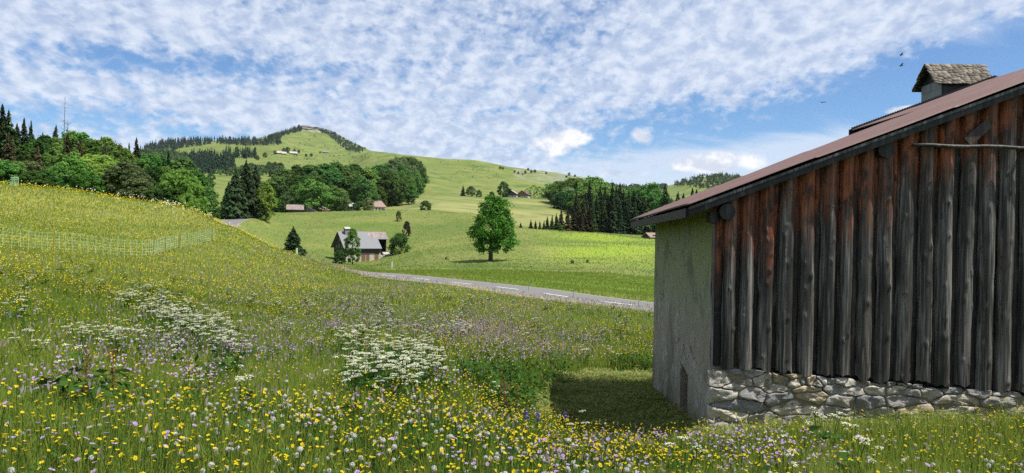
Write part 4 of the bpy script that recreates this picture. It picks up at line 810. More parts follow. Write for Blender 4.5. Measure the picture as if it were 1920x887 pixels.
# ---- right hand wood
for px, top, r, m_ in [(1040,346,690,'leaf_mid'),(1049,340,680,'leaf_mid'),(1060,341,660,'leaf_mid'),(1077,334,640,'leaf_mid'),(1090,338,620,'leaf_mid'),(1113,332,600,'leaf_mid'),(1068,352,600,'leaf_olive'),(1085,355,560,'leaf_dark'),(1100,352,540,'leaf_mid'),(1055,360,580,'leaf_dark'),(1150,352,530,'leaf_mid'),(1210,350,400,'leaf_mid'),(1195,352,420,'leaf_dark'),(1218,356,390,'leaf_dark'),(1240,372,370,'leaf_mid')]:
    tree('round', px, r, top, 'broadleaf tree in the wood left of the barn roof', 'broadleaf trees of the right hand wood', m_, R_(1.2, 1.5), sink=1)
for px, top, r in [(1147,345,345),(1124,346,380),(1104,340,420),(1133,352,370),(1080,362,360),(1097,360,350),(1161,343,350),(1154,352,338),(1168,356,345),(1178,358,342),(1139,362,340),(1127,361,345),(1187,356,352),(1197,362,345),(1118,366,338),(1108,363,350),(1132,372,332),(1172,372,335),(1204,370,340),(1150,370,330),(1162,374,331),(1190,378,334),(1210,376,338),(1100,380,335),(1112,384,330)]:
    tree('slim', px, r, top, 'tall dark spruce in the conifer stand left of the barn roof', 'dark spruces of the right conifer stand', TRNG.choice(['needle_dark', 'needle_dark', 'needle_green']), R_(1.1, 1.4), sink=0.5)
for px, top, r in [(1094,373,325),(1085,380,328),(1104,384,322),(1075,388,325),(1064,393,322),(1052,392,326),(1090,394,320)]:
    tree('slim', px, r, top, 'olive brown spruce at the sunny left edge of the conifer stand', 'olive spruces of the conifer stand', 'needle_brown', R_(1.2, 1.5), sink=0.4)  # sunlit look of this edge put into the browner, lighter needle colour
for px, top, r in [(1026,405,322),(1035,403,324),(1043,400,325),(995,411,316),(1004,413,316),(1012,413,318),(1020,412,320)]:
    tree('slim', px, r, top, 'small young spruce in the row left of the conifer stand', 'young spruces left of the conifer stand', 'needle_dark', R_(1.3, 1.6))
tree('spruce', 976, 300, 417, 'tiny spruce just right of the lone maple crown', None, 'needle_dark', 1.6)
tree('bush', 1052, 312, 422, 'light green bush at the foot of the conifer stand', None, 'leaf_bright', 0.7)
for px, top, r in [(1246,345,330),(1258,372,320)]:
    tree('spruce', px, r, top, 'spruce beside the barn eave, apart from the conifer stand', 'spruces beside the barn eave', 'needle_green', 1.15)
tree('loose', 1227, 370, 343, 'tall airy tree showing sky through its crown above the barn eave', None, 'leaf_mid', 1.2)
for px, top, r in [(1270,360,420),(1280,363,425),(1297,354,400),(1305,356,405),(1262,378,390)]:
    tree('spruce', px, r, top, 'small dark spruce peeping over the barn roof edge', 'spruces over the barn roof edge', 'needle_dark', 1.2)

# ---- far woods on the mountain: countless, each wood one object
def far_wood(name, label, poly, n, hs, kinds, mat, seed, lean=0.0, rmin=400):
    rg = np.random.default_rng(seed); xs = [p[0] for p in poly]; ys = [p[1] for p in poly]; px = rg.uniform(min(xs), max(xs), n*6); py = rg.uniform(min(ys), max(ys), n*6)
    k = inpoly(px, py, poly); px, py = px[k][:n*2], py[k][:n*2]; H_ = hit(px, py, rmin); H_ = H_[~np.isnan(H_[:, 0])][:n]
    Cs, Ns, Ss, Ts, tint = [], [], [], [], []
    for x, y, z, r in H_:
        h = rg.uniform(*hs)*r/1000.0; 
        if rg.random() < kinds:   # spruce: a spire of drooping sprays
            f = np.sort(rg.uniform(0.02, 1, 26)); a = rg.uniform(0, 6.28, 26); R0 = h*0.20*(1 - f)**0.8 + 0.01*h
            d = np.stack([np.cos(a), np.sin(a), 0*a], 1); Cs.append(np.c_[x + d[:, 0]*R0*0.6, y + d[:, 1]*R0*0.6, z + f*h]); Ns.append(d + [0, 0, 0.5] + rg.normal(size=(26, 3))*0.2); Ts.append(d*0.8 + [0, 0, -1.0]); Ss.append(R0*0.75 + h*0.035); tint.append(np.clip(rg.uniform(0, 0.7) + rg.normal(size=26)*0.15, 0, 1))
        else:
            d = rg.normal(size=(30, 3)); d /= np.linalg.norm(d, axis=1, keepdims=True); d[:, 2] = np.abs(d[:, 2])*1.2 - 0.2; h *= 0.75
            Cs.append(np.array([x, y, z + h*0.45]) + d*h*np.array([0.42, 0.42, 0.45])); Ns.append(d + rg.normal(size=(30, 3))*0.3); Ts.append(rg.normal(size=(30, 3))); Ss.append(np.full(30, h*0.2)); tint.append(np.clip(rg.uniform(0.4, 1) + rg.normal(size=30)*0.15, 0, 1))
    V, Q = leaf_cards(np.concatenate(Cs), np.concatenate(Ns), np.concatenate(Ss), rg, 0.5, np.concatenate(Ts))
    o = mesh_np(name, V, Q, mat, attrs={'tint': np.repeat(np.concatenate(tint), 4)}); tag(o, label, 'woodland', None, 'stuff'); return o
leafy('far_wood_dark', (0.018, 0.036, 0.024), (0.042, 0.070, 0.040), 0.12, 0, 0)
leafy('far_wood_mixed', (0.024, 0.046, 0.024), (0.070, 0.115, 0.042), 0.2, 0, 0)
leafy('far_wood_hazed', (0.022, 0.040, 0.034), (0.055, 0.082, 0.055), 0.15, 0, 0)  # distance haze put into the colour as a paler, bluer green
far_wood('far_spruce_wood', 'dark spruce wood along the left shoulder of the mountain', [(268,278),(300,266),(330,262),(365,259),(400,263),(435,264),(480,264),(526,258),(527,272),(500,273),(455,274),(430,272),(400,270),(370,274),(345,278),(300,288),(275,290)], 620, (5.5, 8.5), 0.95, 'far_wood_hazed', 11, rmin=1100)
far_wood('far_spruce_wood', 'narrow strip of spruces climbing to the rocky summit', [(500,262),(520,255),(545,247),(562,240),(566,246),(545,252),(520,262),(505,264)], 170, (4.5, 7), 0.95, 'far_wood_hazed', 12, rmin=1500)
far_wood('far_scrub_wood', 'scrubby wood down the right shoulder of the summit', [(600,242),(622,250),(650,266),(690,283),(672,288),(655,286),(640,276),(618,258),(600,248)], 230, (3, 6.5), 0.35, 'far_wood_hazed', 13, rmin=1500)
far_wood('far_mixed_wood', 'mixed wood filling the valley side behind the left trees', [(262,290),(300,290),(330,292),(352,300),(340,316),(330,336),(280,330),(262,310)], 330, (8, 13), 0.35, 'far_wood_mixed', 14, rmin=500)
far_wood('far_spruce_wood', 'dense dark spruce plantation below the mountain pasture', [(338,312),(362,300),(400,300),(438,308),(440,318),(428,326),(360,327),(342,322)], 300, (12, 17), 1.0, 'far_wood_dark', 15, rmin=500)
far_wood('far_spruce_wood', 'small group of tall spruces on the mountain pasture', [(420,292),(440,289),(462,288),(480,290),(480,298),(455,298),(425,297)], 60, (9, 14), 0.97, 'far_wood_dark', 16, rmin=700)
far_wood('far_wood', 'trees scattered along the far valley left of the middle wood', [(395,332),(420,324),(440,326),(470,318),(500,322),(530,318),(532,330),(510,332),(470,334)], 90, (9, 15), 0.1, 'far_wood_mixed', 17, rmin=500)
far_wood('far_hill_wood', 'wooded hilltop beyond the barn roof', [(1262,349),(1275,340),(1300,333),(1335,330),(1380,330),(1395,336),(1380,352),(1340,360),(1300,352)], 420, (4.5, 8), 0.6, 'far_wood_mixed', 18, rmin=900)
far_wood('far_hill_wood', 'line of trees along the far ridge left of the barn eave', [(1130,352),(1180,356),(1230,356),(1250,352),(1250,360),(1180,364),(1130,360)], 90, (8, 13), 0.2, 'far_wood_mixed', 19, rmin=800)
far_wood('far_scrub', 'sparse dark scrub dotted over the far green hillside', [(790,300),(880,305),(960,322),(1060,335),(1040,350),(940,340),(860,345),(800,330)], 70, (1.0, 2.6), 0.0, 'far_wood_mixed', 20, rmin=700)
far_wood('far_scrub', 'sparse scrub dotted over the mountain pasture', [(480,300),(600,250),(640,282),(700,292),(740,300),(600,310),(500,312)], 90, (1.5, 3.2), 0.1, 'far_wood_mixed', 21, rmin=700)
# countable bushes and trees on the mountain pasture and the far ridge
for px, py, hpx, lab in [(483,300,8,'bush left of the mountain farm'),(497,296,9,'round tree left of the mountain farm'),(516,290,7,'small tree touching the mountain farm roofs'),(532,288,9,'tree between the mountain farm barns'),(539,287,10,'dark tree between the mountain farm barns'),(552,288,7,'tree right of the mountain farm barns'),(560,287,6,'bush right of the mountain farm barns'),(574,294,5,'low bush below the mountain farm'),(584,294,6,'lone bush below the mountain hut'),(600,288,4,'tiny bush left of the mountain hut'),(505,320,15,'tree at the foot of the mountain pasture'),(515,322,16,'bigger tree at the foot of the mountain pasture'),(525,322,14,'third tree at the foot of the mountain pasture'),(395,342,16,'single small tree in the green valley pasture')]:
    h_ = hit(px, py, 500)[0]
    if h_[0] == h_[0]:
        cr, tr = TRNG.choice(MB_['round']); s_ = hpx/F*h_[3]/9.5; e = empty('broadleaf_tree', (h_[0], h_[1], h_[2]-0.3), R_(0, 6), s_); tag(e, lab, 'tree'); inst('trunk', tr, e); inst('crown', cr, e, mat='leaf_dark')
for px, py, hpx in [(938,316,5),(943,316,4),(802,292,4),(1024,325,4),(1067,328,5),(1078,330,4),(990,318,4),(1062,332,4),(965,322,4),(972,325,4),(985,324,5),(996,323,5),(1003,322,5),(980,327,3)]:
    h_ = hit(px, py+2, 900)[0]
    if h_[0] == h_[0]:
        cr, tr = TRNG.choice(MB_['round']); s_ = hpx/F*h_[3]/9.5; e = empty('shrub', (h_[0], h_[1], h_[2]-0.3), R_(0, 6), s_*1.2); tag(e, 'tiny dark shrub on the skyline of the far green ridge', 'shrub', 'shrubs on the far green ridge'); inst('trunk', tr, e); inst('crown', cr, e, mat='leaf_dark')
# ================================================================== BUILDINGS
m, t = material('grey_roof'); n1 = t.noise(t.obj, 0.8, 4, 0.6); rb = t.noise(t.mapping(t.obj, (7, 0.4, 0.4)), 1, 2, 0.5)
finish(t, t.mix(t.math('MULTIPLY', t.math('ADD', n1, rb), 0.5), (0.095, 0.10, 0.11), (0.17, 0.175, 0.185)), 0.55, None, 0.4)
m, t = material('rust_roof'); n1 = t.noise(t.mapping(t.obj, (3, 0.6, 0.6)), 1, 4, 0.6); finish(t, t.mix(t.ramp(n1, 0.35, 0.65), (0.16, 0.10, 0.08), (0.24, 0.21, 0.20)), 0.7)
m, t = material('red_roof'); n1 = t.noise(t.obj, 2, 4, 0.6); finish(t, t.mix(n1, (0.17, 0.105, 0.088), (0.26, 0.185, 0.16)), 0.8)
m, t = material('pale_roof'); n1 = t.noise(t.obj, 2, 4, 0.6); finish(t, t.mix(n1, (0.27, 0.26, 0.24), (0.38, 0.36, 0.34)), 0.8)
m, t = material('whitewash'); n1 = t.noise(t.obj, 1.2, 5, 0.65); z = t.new('ShaderNodeSeparateXYZ', {0: t.obj}).outputs[2]
finish(t, t.mix(t.math('MULTIPLY', t.ramp(n1, 0.4, 0.7), 0.6), (0.40, 0.375, 0.32), (0.24, 0.215, 0.175)), 0.95)
m, t = material('old_boards'); n1 = t.noise(t.mapping(t.obj, (5, 5, 0.5)), 1.0, 4, 0.65); finish(t, t.mix(n1, (0.022, 0.020, 0.020), (0.085, 0.08, 0.078)), 0.95)
m, t = material('brown_door'); n1 = t.noise(t.mapping(t.obj, (9, 9, 0.6)), 1.0, 3, 0.6); finish(t, t.mix(n1, (0.11, 0.055, 0.03), (0.22, 0.12, 0.065)), 0.8)
m, t = material('opening_shade'); finish(t, (0.012, 0.011, 0.010), 0.95)
m, t = material('window_glass'); finish(t, (0.02, 0.025, 0.03), 0.15, None, 0.5)
m, t = material('post_wood'); n1 = t.noise(t.obj, 9, 3, 0.6); finish(t, t.mix(n1, (0.16, 0.13, 0.10), (0.36, 0.32, 0.26)), 0.9)
m, t = material('white_plastic'); n1 = t.noise(t.obj, 7, 3, 0.6); finish(t, t.mix(n1, (0.55, 0.58, 0.50), (0.78, 0.79, 0.74)), 0.5)
m, t = material('green_plastic'); n1 = t.noise(t.obj, 7, 3, 0.6); finish(t, t.mix(n1, (0.26, 0.42, 0.22), (0.42, 0.58, 0.36)), 0.5)
m, t = material('pale_green_net'); finish(t, (0.36, 0.50, 0.28), 0.6)
m, t = material('rust_steel'); n1 = t.noise(t.obj, 9, 3, 0.6); finish(t, t.mix(n1, (0.16, 0.07, 0.03), (0.30, 0.14, 0.07)), 0.8)
m, t = material('crag'); n1 = t.noise(t.obj, 2.5, 5, 0.7); finish(t, t.mix(t.ramp(n1, 0.35, 0.65), (0.065, 0.075, 0.045), (0.16, 0.155, 0.13)), 0.95)
m, t = material('rubble'); n1 = t.noise(t.obj, 3, 5, 0.65); finish(t, t.mix(n1, (0.24, 0.22, 0.19), (0.46, 0.44, 0.40)), 0.95)

# ---- the chalet in the hollow
cx, cy, cz = at(676, 190); TH = R(32)
ux, uy = math.cos(TH), math.sin(TH); c0_ = np.array([cx, cy]) - np.array([ux, uy])*5.6
zc = min(float(ground(cx, cy)[0]), cz) - 0.15
ho = empty('chalet', (c0_[0], c0_[1], zc), TH); tag(ho, 'old alpine chalet with a large grey roof, dark boarded gable and white walls', 'house')
Wd, ZE, ZR, LX, CUT = 4.6, 3.25, 7.35, 12.3, 9.4            # half width, eave, ridge, length, where the lower roof ends
def rz_(y): return ZR - (ZR - ZE)*abs(y)/(Wd + 0.6)
q = MB(); q.box((0.3, -Wd, -1.5), (CUT - 0.1, Wd, 2.0)); q.box((CUT - 0.1, 0.5, -1.5), (LX - 0.5, Wd, 2.4)); q.build('plaster_base', 'whitewash', ho)
q = MB(); q.prism([(0.26, -Wd, 2.0), (0.26, Wd, 2.0), (0.26, Wd, rz_(Wd) - 0.2), (0.26, 0, ZR - 0.25), (0.26, -Wd, rz_(Wd) - 0.2)], (0.2, 0, 0)); q.prism([(CUT - 0.3, -Wd, 2.0), (CUT - 0.3, Wd, 2.0), (CUT - 0.3, Wd, rz_(Wd) - 0.2), (CUT - 0.3, 0, ZR - 0.25), (CUT - 0.3, -Wd, rz_(Wd) - 0.2)], (0.2, 0, 0)); q.box((0.46, -Wd, 2.004), (CUT - 0.3, -Wd + 0.15, rz_(Wd) - 0.15)); q.build('gable_boarding', 'old_boards', ho)
def slope(x0, x1, y0, y1, lift=0.0, th=0.14):
    q = MB(); q.hexa([(x0, y0, rz_(y0)+lift-th), (x1, y0, rz_(y0)+lift-th), (x1, y1, rz_(y1)+lift-th), (x0, y1, rz_(y1)+lift-th), (x0, y0, rz_(y0)+lift), (x1, y0, rz_(y0)+lift), (x1, y1, rz_(y1)+lift), (x0, y1, rz_(y1)+lift)]); return q
slope(-0.45, CUT, -Wd - 0.6, 0).build('roof', 'grey_roof', ho); slope(CUT, LX, -2.25, 0).build('roof', 'grey_roof', ho); slope(-0.45, LX, 0, Wd + 0.6).build('roof', 'grey_roof', ho)
slope(7.2, 11.9, -1.9, -0.35, 0.035, 0.03).build('roof_patch', 'rust_roof', ho)
q = MB(); q.box((CUT, -0.6, 2.4), (LX - 0.45, -0.4, ZR - 0.95)); q.box((LX - 0.62, -1.9, 2.4), (LX - 0.45, -0.6, ZR - 1.9));  q.box((CUT + 0.02, -1.9, 2.2), (LX - 0.5, 0.45, 2.38)); q.build('loft_shade', 'opening_shade', ho)  # near-black boxes stand in for the shade inside the open loft
q = MB(); q.hexa([(CUT + 0.1, -2.6, -1.4), (LX + 1.5, -2.6, -1.4), (LX + 1.8, 1.0, -1.4), (CUT + 0.1, 0.4, -1.4), (CUT + 0.1, -2.3, 1.2), (LX + 0.7, -2.1, 1.7), (LX + 1.2, 0.8, 2.1), (CUT + 0.1, 0.3, 2.1)]); q.build('stone_ramp', 'rubble', ho)
q = MB(); q.box((1.2, -1.2, ZR - 1.6), (2.4, 0.1, ZR + 0.65)); cm = q.build('chimney', 'slate', ho)
q = MB(); q.prism([(1.05, -1.4, ZR + 0.654), (1.05, 0.3, ZR + 0.654), (1.05, -0.55, ZR + 1.15)], (1.5, 0, 0)); q.build('chimney_cap', 'pale_roof', cm)
for x0, x1, z1 in ((4.3, 5.3, 1.75), (5.55, 6.3, 1.75), (7.7, 8.7, 1.95)):
    q = MB(); q.box((x0, -Wd - 0.06, -0.6), (x1, -Wd - 0.003, z1)); dr = q.build('door', 'brown_door', ho); q = MB(); q.box((x0 - 0.1, -Wd - 0.09, z1), (x1 + 0.1, -Wd - 0.063, z1 + 0.14)); q.build('lintel', 'old_boards', dr)
for y0, z0 in ((-2.3, 3.2), (0.0, 3.2), (1.9, 3.2), (-0.4, 5.0)):
    q = MB(); q.box((0.20, y0, z0), (0.257, y0 + 0.75, z0 + 0.9)); wn = q.build('window', 'window_glass', ho); q = MB(); q.box((0.17, y0 - 0.08, z0 - 0.1), (0.26, y0 + 0.83, z0 - 0.01)); q.build('sill', 'grey_wood', wn)
for y0, y1 in ((2.6, 3.6), (-0.2, 0.7)):
    q = MB(); q.box((0.26, y0, -0.6), (0.297, y1, 1.6)); q.build('door', 'old_boards', ho)
for x0, y0, x1, y1, z0, z1 in ((LX + 0.3, -2.6, LX + 2.2, -3.4, 2.0, 1.1), (LX - 0.7, 0.2, LX + 2.6, 0.6, 3.6, 3.3)): q = MB(); q.tube([(x0, y0, z0), (x1, y1, z1)], 0.16, 6); q.build('timber_beam', 'grey_wood', ho)

# ---- small farm buildings farther off
def farm(name, px, r, L, Wh, hw, hr, rot, label, wall, roof, wood=None, chim=False, base=None, dz=0.0):
    x, y, z = at(px, r); e = empty(name, (x, y, z - 0.3 + dz), R(rot)); tag(e, label, 'house' if 'house' in name else name.split('_')[-1])
    q = MB(); q.box((-L/2, -Wh, -2), (L/2, Wh, hw)); q.build('wall', wall, e)
    q = MB()
    for sx in (-1, 1): q.prism([(sx*(L/2 - 0.12), -Wh, hw + 0.004), (sx*(L/2 - 0.12), Wh, hw + 0.004), (sx*(L/2 - 0.12), 0, hr - 0.15)], (-sx*0.15, 0, 0))
    q.build('gable', wood or wall, e)
    for sg in (-1, 1):
        q = MB(); d = (hr - hw)*0.7/Wh; q.prism([(-L/2 - 0.6, 0, hr), (-L/2 - 0.6, sg*(Wh + 0.7), hw - d), (-L/2 - 0.6, sg*(Wh + 0.7), hw - d - 0.18), (-L/2 - 0.6, 0, hr - 0.18)], (L + 1.2, 0, 0)); q.build('roof', roof, e)
    for k in range(3):
        xx = -L*0.3 + k*L*0.3; q = MB(); q.box((xx - 0.45, -Wh - 0.05, 0.9), (xx + 0.45, -Wh - 0.003, 2.1)); q.build('window', 'window_glass', e)
    for yy in (-Wh*0.45, Wh*0.45):
        for sx in (-1, 1): q = MB(); q.box((sx*L/2 - 0.05, yy - 0.45, 0.9), (sx*L/2 + 0.05, yy + 0.45, 2.1)); q.build('window', 'window_glass', e)
    if wood: q = MB(); q.box((-L/2 - 0.06, -Wh - 0.06, hw*0.5), (L/2 + 0.06, Wh + 0.06, hw - 0.05)); q.build('boarding', wood, e)
    if chim: q = MB(); q.box((L*0.15, -0.4, hr - 0.6), (L*0.15 + 0.8, 0.4, hr + 0.8)); q.build('chimney', 'rubble', e)
    return e
farm('farmhouse', 703, 402, 9, 3.0, 3.4, 6.2, 60, 'white gabled farmhouse with a pinkish roof beside the dark round tree', 'whitewash', 'red_roof')
farm('shed', 711, 404, 5, 2.0, 2.0, 3.2, 20, 'low dark shed attached right of the white gabled farmhouse', 'old_boards', 'grey_roof')
farm('cottage', 663, 420, 5, 2.6, 3.0, 4.6, 15, 'tiny white cottage left of the dark round tree', 'whitewash', 'pale_roof')
farm('farmhouse', 956, 742, 15, 7.5, 3.8, 8.2, 80, 'far brown and white chalet farm beside the big dark round tree', 'whitewash', 'pale_roof', 'old_boards', True)
farm('farmhouse', 981, 744, 10, 6, 3.6, 7.4, 70, 'smaller far farmhouse with white walls right of the chalet farm', 'whitewash', 'rust_roof', 'brown_door')
farm('barn', 553, 346, 6.5, 2.6, 2.1, 3.9, 15, 'ruined shed with a rust roof under the pale willow', 'old_boards', 'rust_roof', None)
farm('barn', 1228, 236, 5.5, 2.2, 1.7, 2.8, 20, 'little red roofed shed just visible past the plaster wall corner', 'old_boards', 'red_roof')
for px, py, L, lab in ((521, 289, 13, 'left barn of the mountain farm with a pale roof'), (530, 290, 9, 'middle low barn of the mountain farm'), (548, 289, 14, 'long barn at the right of the mountain farm'), (608, 287, 14, 'lone mountain hut with a light blue grey roof')):
    h_ = hit(px, py, 700)[0]; a_ = math.degrees(math.atan2(h_[0], h_[1])); farm('mountain_barn', px, h_[3], L, 4, 2.4, 5.8, -a_ + 8, lab, 'old_boards', 'grey_roof' if px > 600 else 'pale_roof')
x, y, z = at(574, 343); q = MB(); q.prism([(0, 0, 0.2), (0, 0, 2.6), (4.5, 0, 0.3), (4.2, 0, 0.0)], (0.2, 2.4, 0)); lp = q.build('fallen_roof', 'old_boards'); lp.location = (x, y, z); tag(lp, 'collapsed slanting roof panel on the grass right of the ruined shed', 'ruin')
x, y, z = at(611, 340); q = MB(); rg_ = random.Random(4)
for k in range(14): a = rg_.uniform(0, 3.14); px_, py_ = rg_.uniform(-2, 2), rg_.uniform(-1, 1); q.tube([(px_, py_, 0.2 + 0.1*k), (px_ + math.cos(a)*2.2, py_ + math.sin(a)*1.5, 0.4 + 0.14*k)], 0.14, 4)
o = q.build('timber_pile', 'red_roof'); o.location = (x, y, z); tag(o, 'pinkish heap of old timber below the pale willows', 'woodpile')
# rocks on the far green ridge
RG_ = np.random.default_rng(44)
def rock_mesh(seed):
    bm = bmesh.new(); bmesh.ops.create_icosphere(bm, subdivisions=2, radius=1)
    for v in bm.verts: v.co *= 0.7 + 0.6*float(fbm(np.array([v.co.x*1.4 + seed*9]), np.array([v.co.y*1.4 + v.co.z*2.1]), seed, 3)[0]); v.co.z *= 0.6
    me = bpy.data.meshes.new('rock'); bm.to_mesh(me); bm.free(); me.materials.append(MATS['crag']); return me
RM = [rock_mesh(i) for i in range(4)]
for px, py in [(880,307),(888,309),(895,312),(902,314),(916,318),(925,320),(936,322),(968,326),(985,324),(992,325),(1000,322),(1010,325),(960,327),(975,328),(1045,333),(1052,335),(1060,336),(1040,335),(915,322),(905,319),(582,298),(588,297),(545,298),(596,299),(575,299)]:
    h_ = hit(px, py + 1, 700)[0]
    if h_[0] == h_[0]:
        k = h_[3]/1000*RG_.uniform(0.6, 1.5); o = inst('rock', RM[RG_.integers(4)], None, (h_[0], h_[1], h_[2]), (0, 0, RG_.uniform(0, 6)), (k*1.6, k, k*0.8)); tag(o, 'pale grey rock breaking the grass of the far mountain slopes', 'rock', 'rocks on the far slopes')
# the rocky summit
for i, (px, py) in enumerate([(552,242),(560,239),(566,237),(574,236),(583,237),(592,238),(600,240),(608,242),(570,240),(588,241),(613,246)]):
    h_ = hit(px, py + 3, 1800)[0]
    if h_[0] == h_[0]: k = RG_.uniform(7, 13); o = inst('crag', RM[i % 4], None, (h_[0], h_[1], h_[2] - 1), (0, 0, RG_.uniform(0, 6)), (k*2.2, k*1.4, k*0.9)); tag(o, 'grey crag on the summit of the pointed mountain', 'rock', 'summit crags')
# ---- electric sheep netting on the left slope
FP = hit([-60, 0, 60, 120, 180, 215, 243, 272, 300, 335, 372, 405], [458, 463, 468, 472, 477, 480, 482, 482, 476, 467, 459, 452], 15)[:, :3]
sf = np.r_[0, np.cumsum(np.hypot(*np.diff(FP[:, :2], axis=0).T))]; ss = np.arange(0, sf[-1], 0.36); fx, fy = pchip(sf, FP[:, 0], ss), pchip(sf, FP[:, 1], ss); fz = ground(fx, fy) + 0.06
fe = empty('netting_fence', (float(fx[0]), float(fy[0]), float(fz[0]))); tag(fe, 'pale green electric sheep netting strung across the flowery left slope', 'fence')
ox, oy, oz = float(fx[0]), float(fy[0]), float(fz[0]); q = MB(); pts = [(float(a) - ox, float(b) - oy, float(c) - oz) for a, b, c in zip(fx, fy, fz)]
sag = [0.90 + 0.05*math.sin(i*0.55) for i in range(len(pts))]
for i, p in enumerate(pts): q.tube([(p[0], p[1], p[2] - 0.05), (p[0] + 0.02*math.sin(i*3), p[1], p[2] + sag[i])], 0.0105, 4)
for hgt in (0.08, 0.25, 0.42, 0.6, 0.78, 1.0):
    q.tube([(p[0], p[1], p[2] + hgt*s_) for p, s_ in zip(pts, sag)], 0.004, 4)
q.build('net', 'pale_green_net', fe)
for i in range(2, len(pts), 9):
    p = pts[i]; q = MB(); q.tube([(p[0], p[1], p[2] - 0.3), (p[0] + 0.03, p[1], p[2] + 1.08)], 0.014, 6); q.build('post', 'rust_steel' if i % 4 else 'green_plastic', fe)
# bundle of netting and other small markers
x, y, z = at(25, 91); q = MB()
for k in range(9): q.tube([(k*0.11 - 0.45, 0, -0.1), (k*0.085 - 0.25 + 0.06*math.sin(k), 0.05*math.cos(k*2), 0.95)], 0.03, 5)
for hh_ in (0.1, 0.4, 0.7, 0.9): q.tube([(-0.48 + 0.17*hh_, 0, hh_), (0.46 - 0.10*hh_, 0.03, hh_)], 0.03, 5)
o = q.build('netting_bundle', 'green_plastic'); o.location = (x, y, z); tag(o, 'leaning bundle of green netting posts on the left crest', 'netting')
x, y, z = at(556, 79); q = MB(); q.tube([(0, 0, -0.1), (0.05, 0, 0.75)], [0.16, 0.1], 8); o = q.build('tree_guard', 'green_plastic'); o.location = (x, y, z); tag(o, 'pale green plastic tree guard on the meadow crest below the dark spruce', 'tree guard')
x, y, z = at(736, 118); q = MB(); q.box((-0.07, -0.07, -0.3), (0.07, 0.07, 1.15), 0.02); o = q.build('marker_post', 'white_plastic'); o.location = (x, y, z); tag(o, 'cream marker post in the grass right of the chalet', 'post')
SK = None
for px, py in ((775, 515), (848, 524), (924, 535), (991, 548), (1075, 562), (1197, 577), (700, 508)):
    h_ = hit(px, py, 30)[0]; q = MB(); q.tube([(0, 0, -0.3), (0.02, 0, 0.85)], 0.024, 5); q.tube([(-0.03, 0, 0.8), (0.07, 0, 0.8)], 0.015, 4)
    if SK is None: o = q.build('fence_stake', 'post_wood'); SK = o
    else: q.bm.free(); o = SK.copy(); COL.objects.link(o)
    o.location = h_[:3]; tag(o, 'thin wooden stake in the meadow edge along the near side of the road', 'stake', 'stakes along the road')
# three birds high over the barn
for px, py, d, lab in ((1690, 123, 45, 'small dark bird left of the chimney hood, lower of the pair'), (1690, 103, 48, 'small dark bird left of the chimney hood, upper of the pair'), (1541, 192, 50, 'small dark bird alone in the blue over the barn roof')):
    p = P(px, py, d); bm = bmesh.new()
    prof = [(-0.16, 0.004), (-0.1, 0.02), (0, 0.035), (0.08, 0.028), (0.13, 0.012)]; q = MB(); q.bm.free(); q.bm = bm
    q.tube([(x_, 0, 0) for x_, _ in prof], [r_ for _, r_ in prof], 8)
    for sg in (-1, 1): q.prism([(0.06, sg*0.02, 0.01), (0.02, sg*0.16, 0.07), (-0.06, sg*0.30, 0.03), (-0.05, sg*0.15, 0.05), (-0.05, sg*0.02, 0.01)], (0, 0, 0.006))
    o = q.build('bird', 'black_iron'); o.location = p; o.rotation_euler = (0.2, 0.1, px % 7); tag(o, lab, 'bird')
# ================================================================== THE MEADOW
leafy('grass_blade', (0.120, 0.215, 0.024), (0.36, 0.375, 0.080), 0.5, 0, 0)
leafy('hill_blade', (0.11, 0.175, 0.030), (0.24, 0.27, 0.075), 0.5, 0, 0)
leafy('clipping', (0.11, 0.15, 0.032), (0.32, 0.33, 0.12), 0.35, 0, 0)
leafy('dark_leaf', (0.028, 0.070, 0.014), (0.060, 0.125, 0.024), 0.35, 0.02, 0.15)
def petal_mat(name, c1, c2, tr=0.4):
    leafy(name, c1, c2, tr, 0.0, 0.0)
petal_mat('petal_yellow', (0.58, 0.40, 0.012), (0.76, 0.60, 0.03)); petal_mat('petal_violet', (0.34, 0.20, 0.46), (0.52, 0.36, 0.62)); petal_mat('petal_white', (0.48, 0.51, 0.34), (0.74, 0.74, 0.58))
petal_mat('seed_fluff', (0.56, 0.55, 0.49), (0.70, 0.69, 0.63), 0.55); petal_mat('petal_blue', (0.08, 0.07, 0.30), (0.16, 0.14, 0.42)); petal_mat('seed_head', (0.27, 0.21, 0.19), (0.44, 0.35, 0.32)); petal_mat('sorrel_red', (0.16, 0.06, 0.03), (0.28, 0.12, 0.06))
def sample(n, r0, r1, k, az0=-40, az1=40, rg=RNG):
    """points with distance density r**k, uniform in azimuth"""
    u = rg.random(n); r = (r0**(k+1) + u*(r1**(k+1) - r0**(k+1)))**(1/(k+1)); a = np.radians(rg.uniform(az0, az1, n)); return r*np.sin(a), r*np.cos(a), r
def free(x, y):
    rd_, _ = road_dist(x, y); return ~barn_zone(x, y, 0.02) & (rd_ > 3.2) & ~mown_mask(x, y)
_ra = np.arctan2(RC[:, 0], RC[:, 1]); _k = np.hypot(RC[:, 0], RC[:, 1]) < 100; _o = np.argsort(_ra[_k])
def nearside(x, y): return np.hypot(x, y) < np.interp(np.arctan2(x, y), _ra[_k][_o], np.hypot(RC[:, 0], RC[:, 1])[_k][_o])
def ell(px, py, l):
    v = np.zeros(len(px))
    for cx, cy, wx, wy, k in l: v = np.maximum(v, k*np.exp(-((px-cx)/wx)**2 - ((py-cy)/wy)**2))
    return v
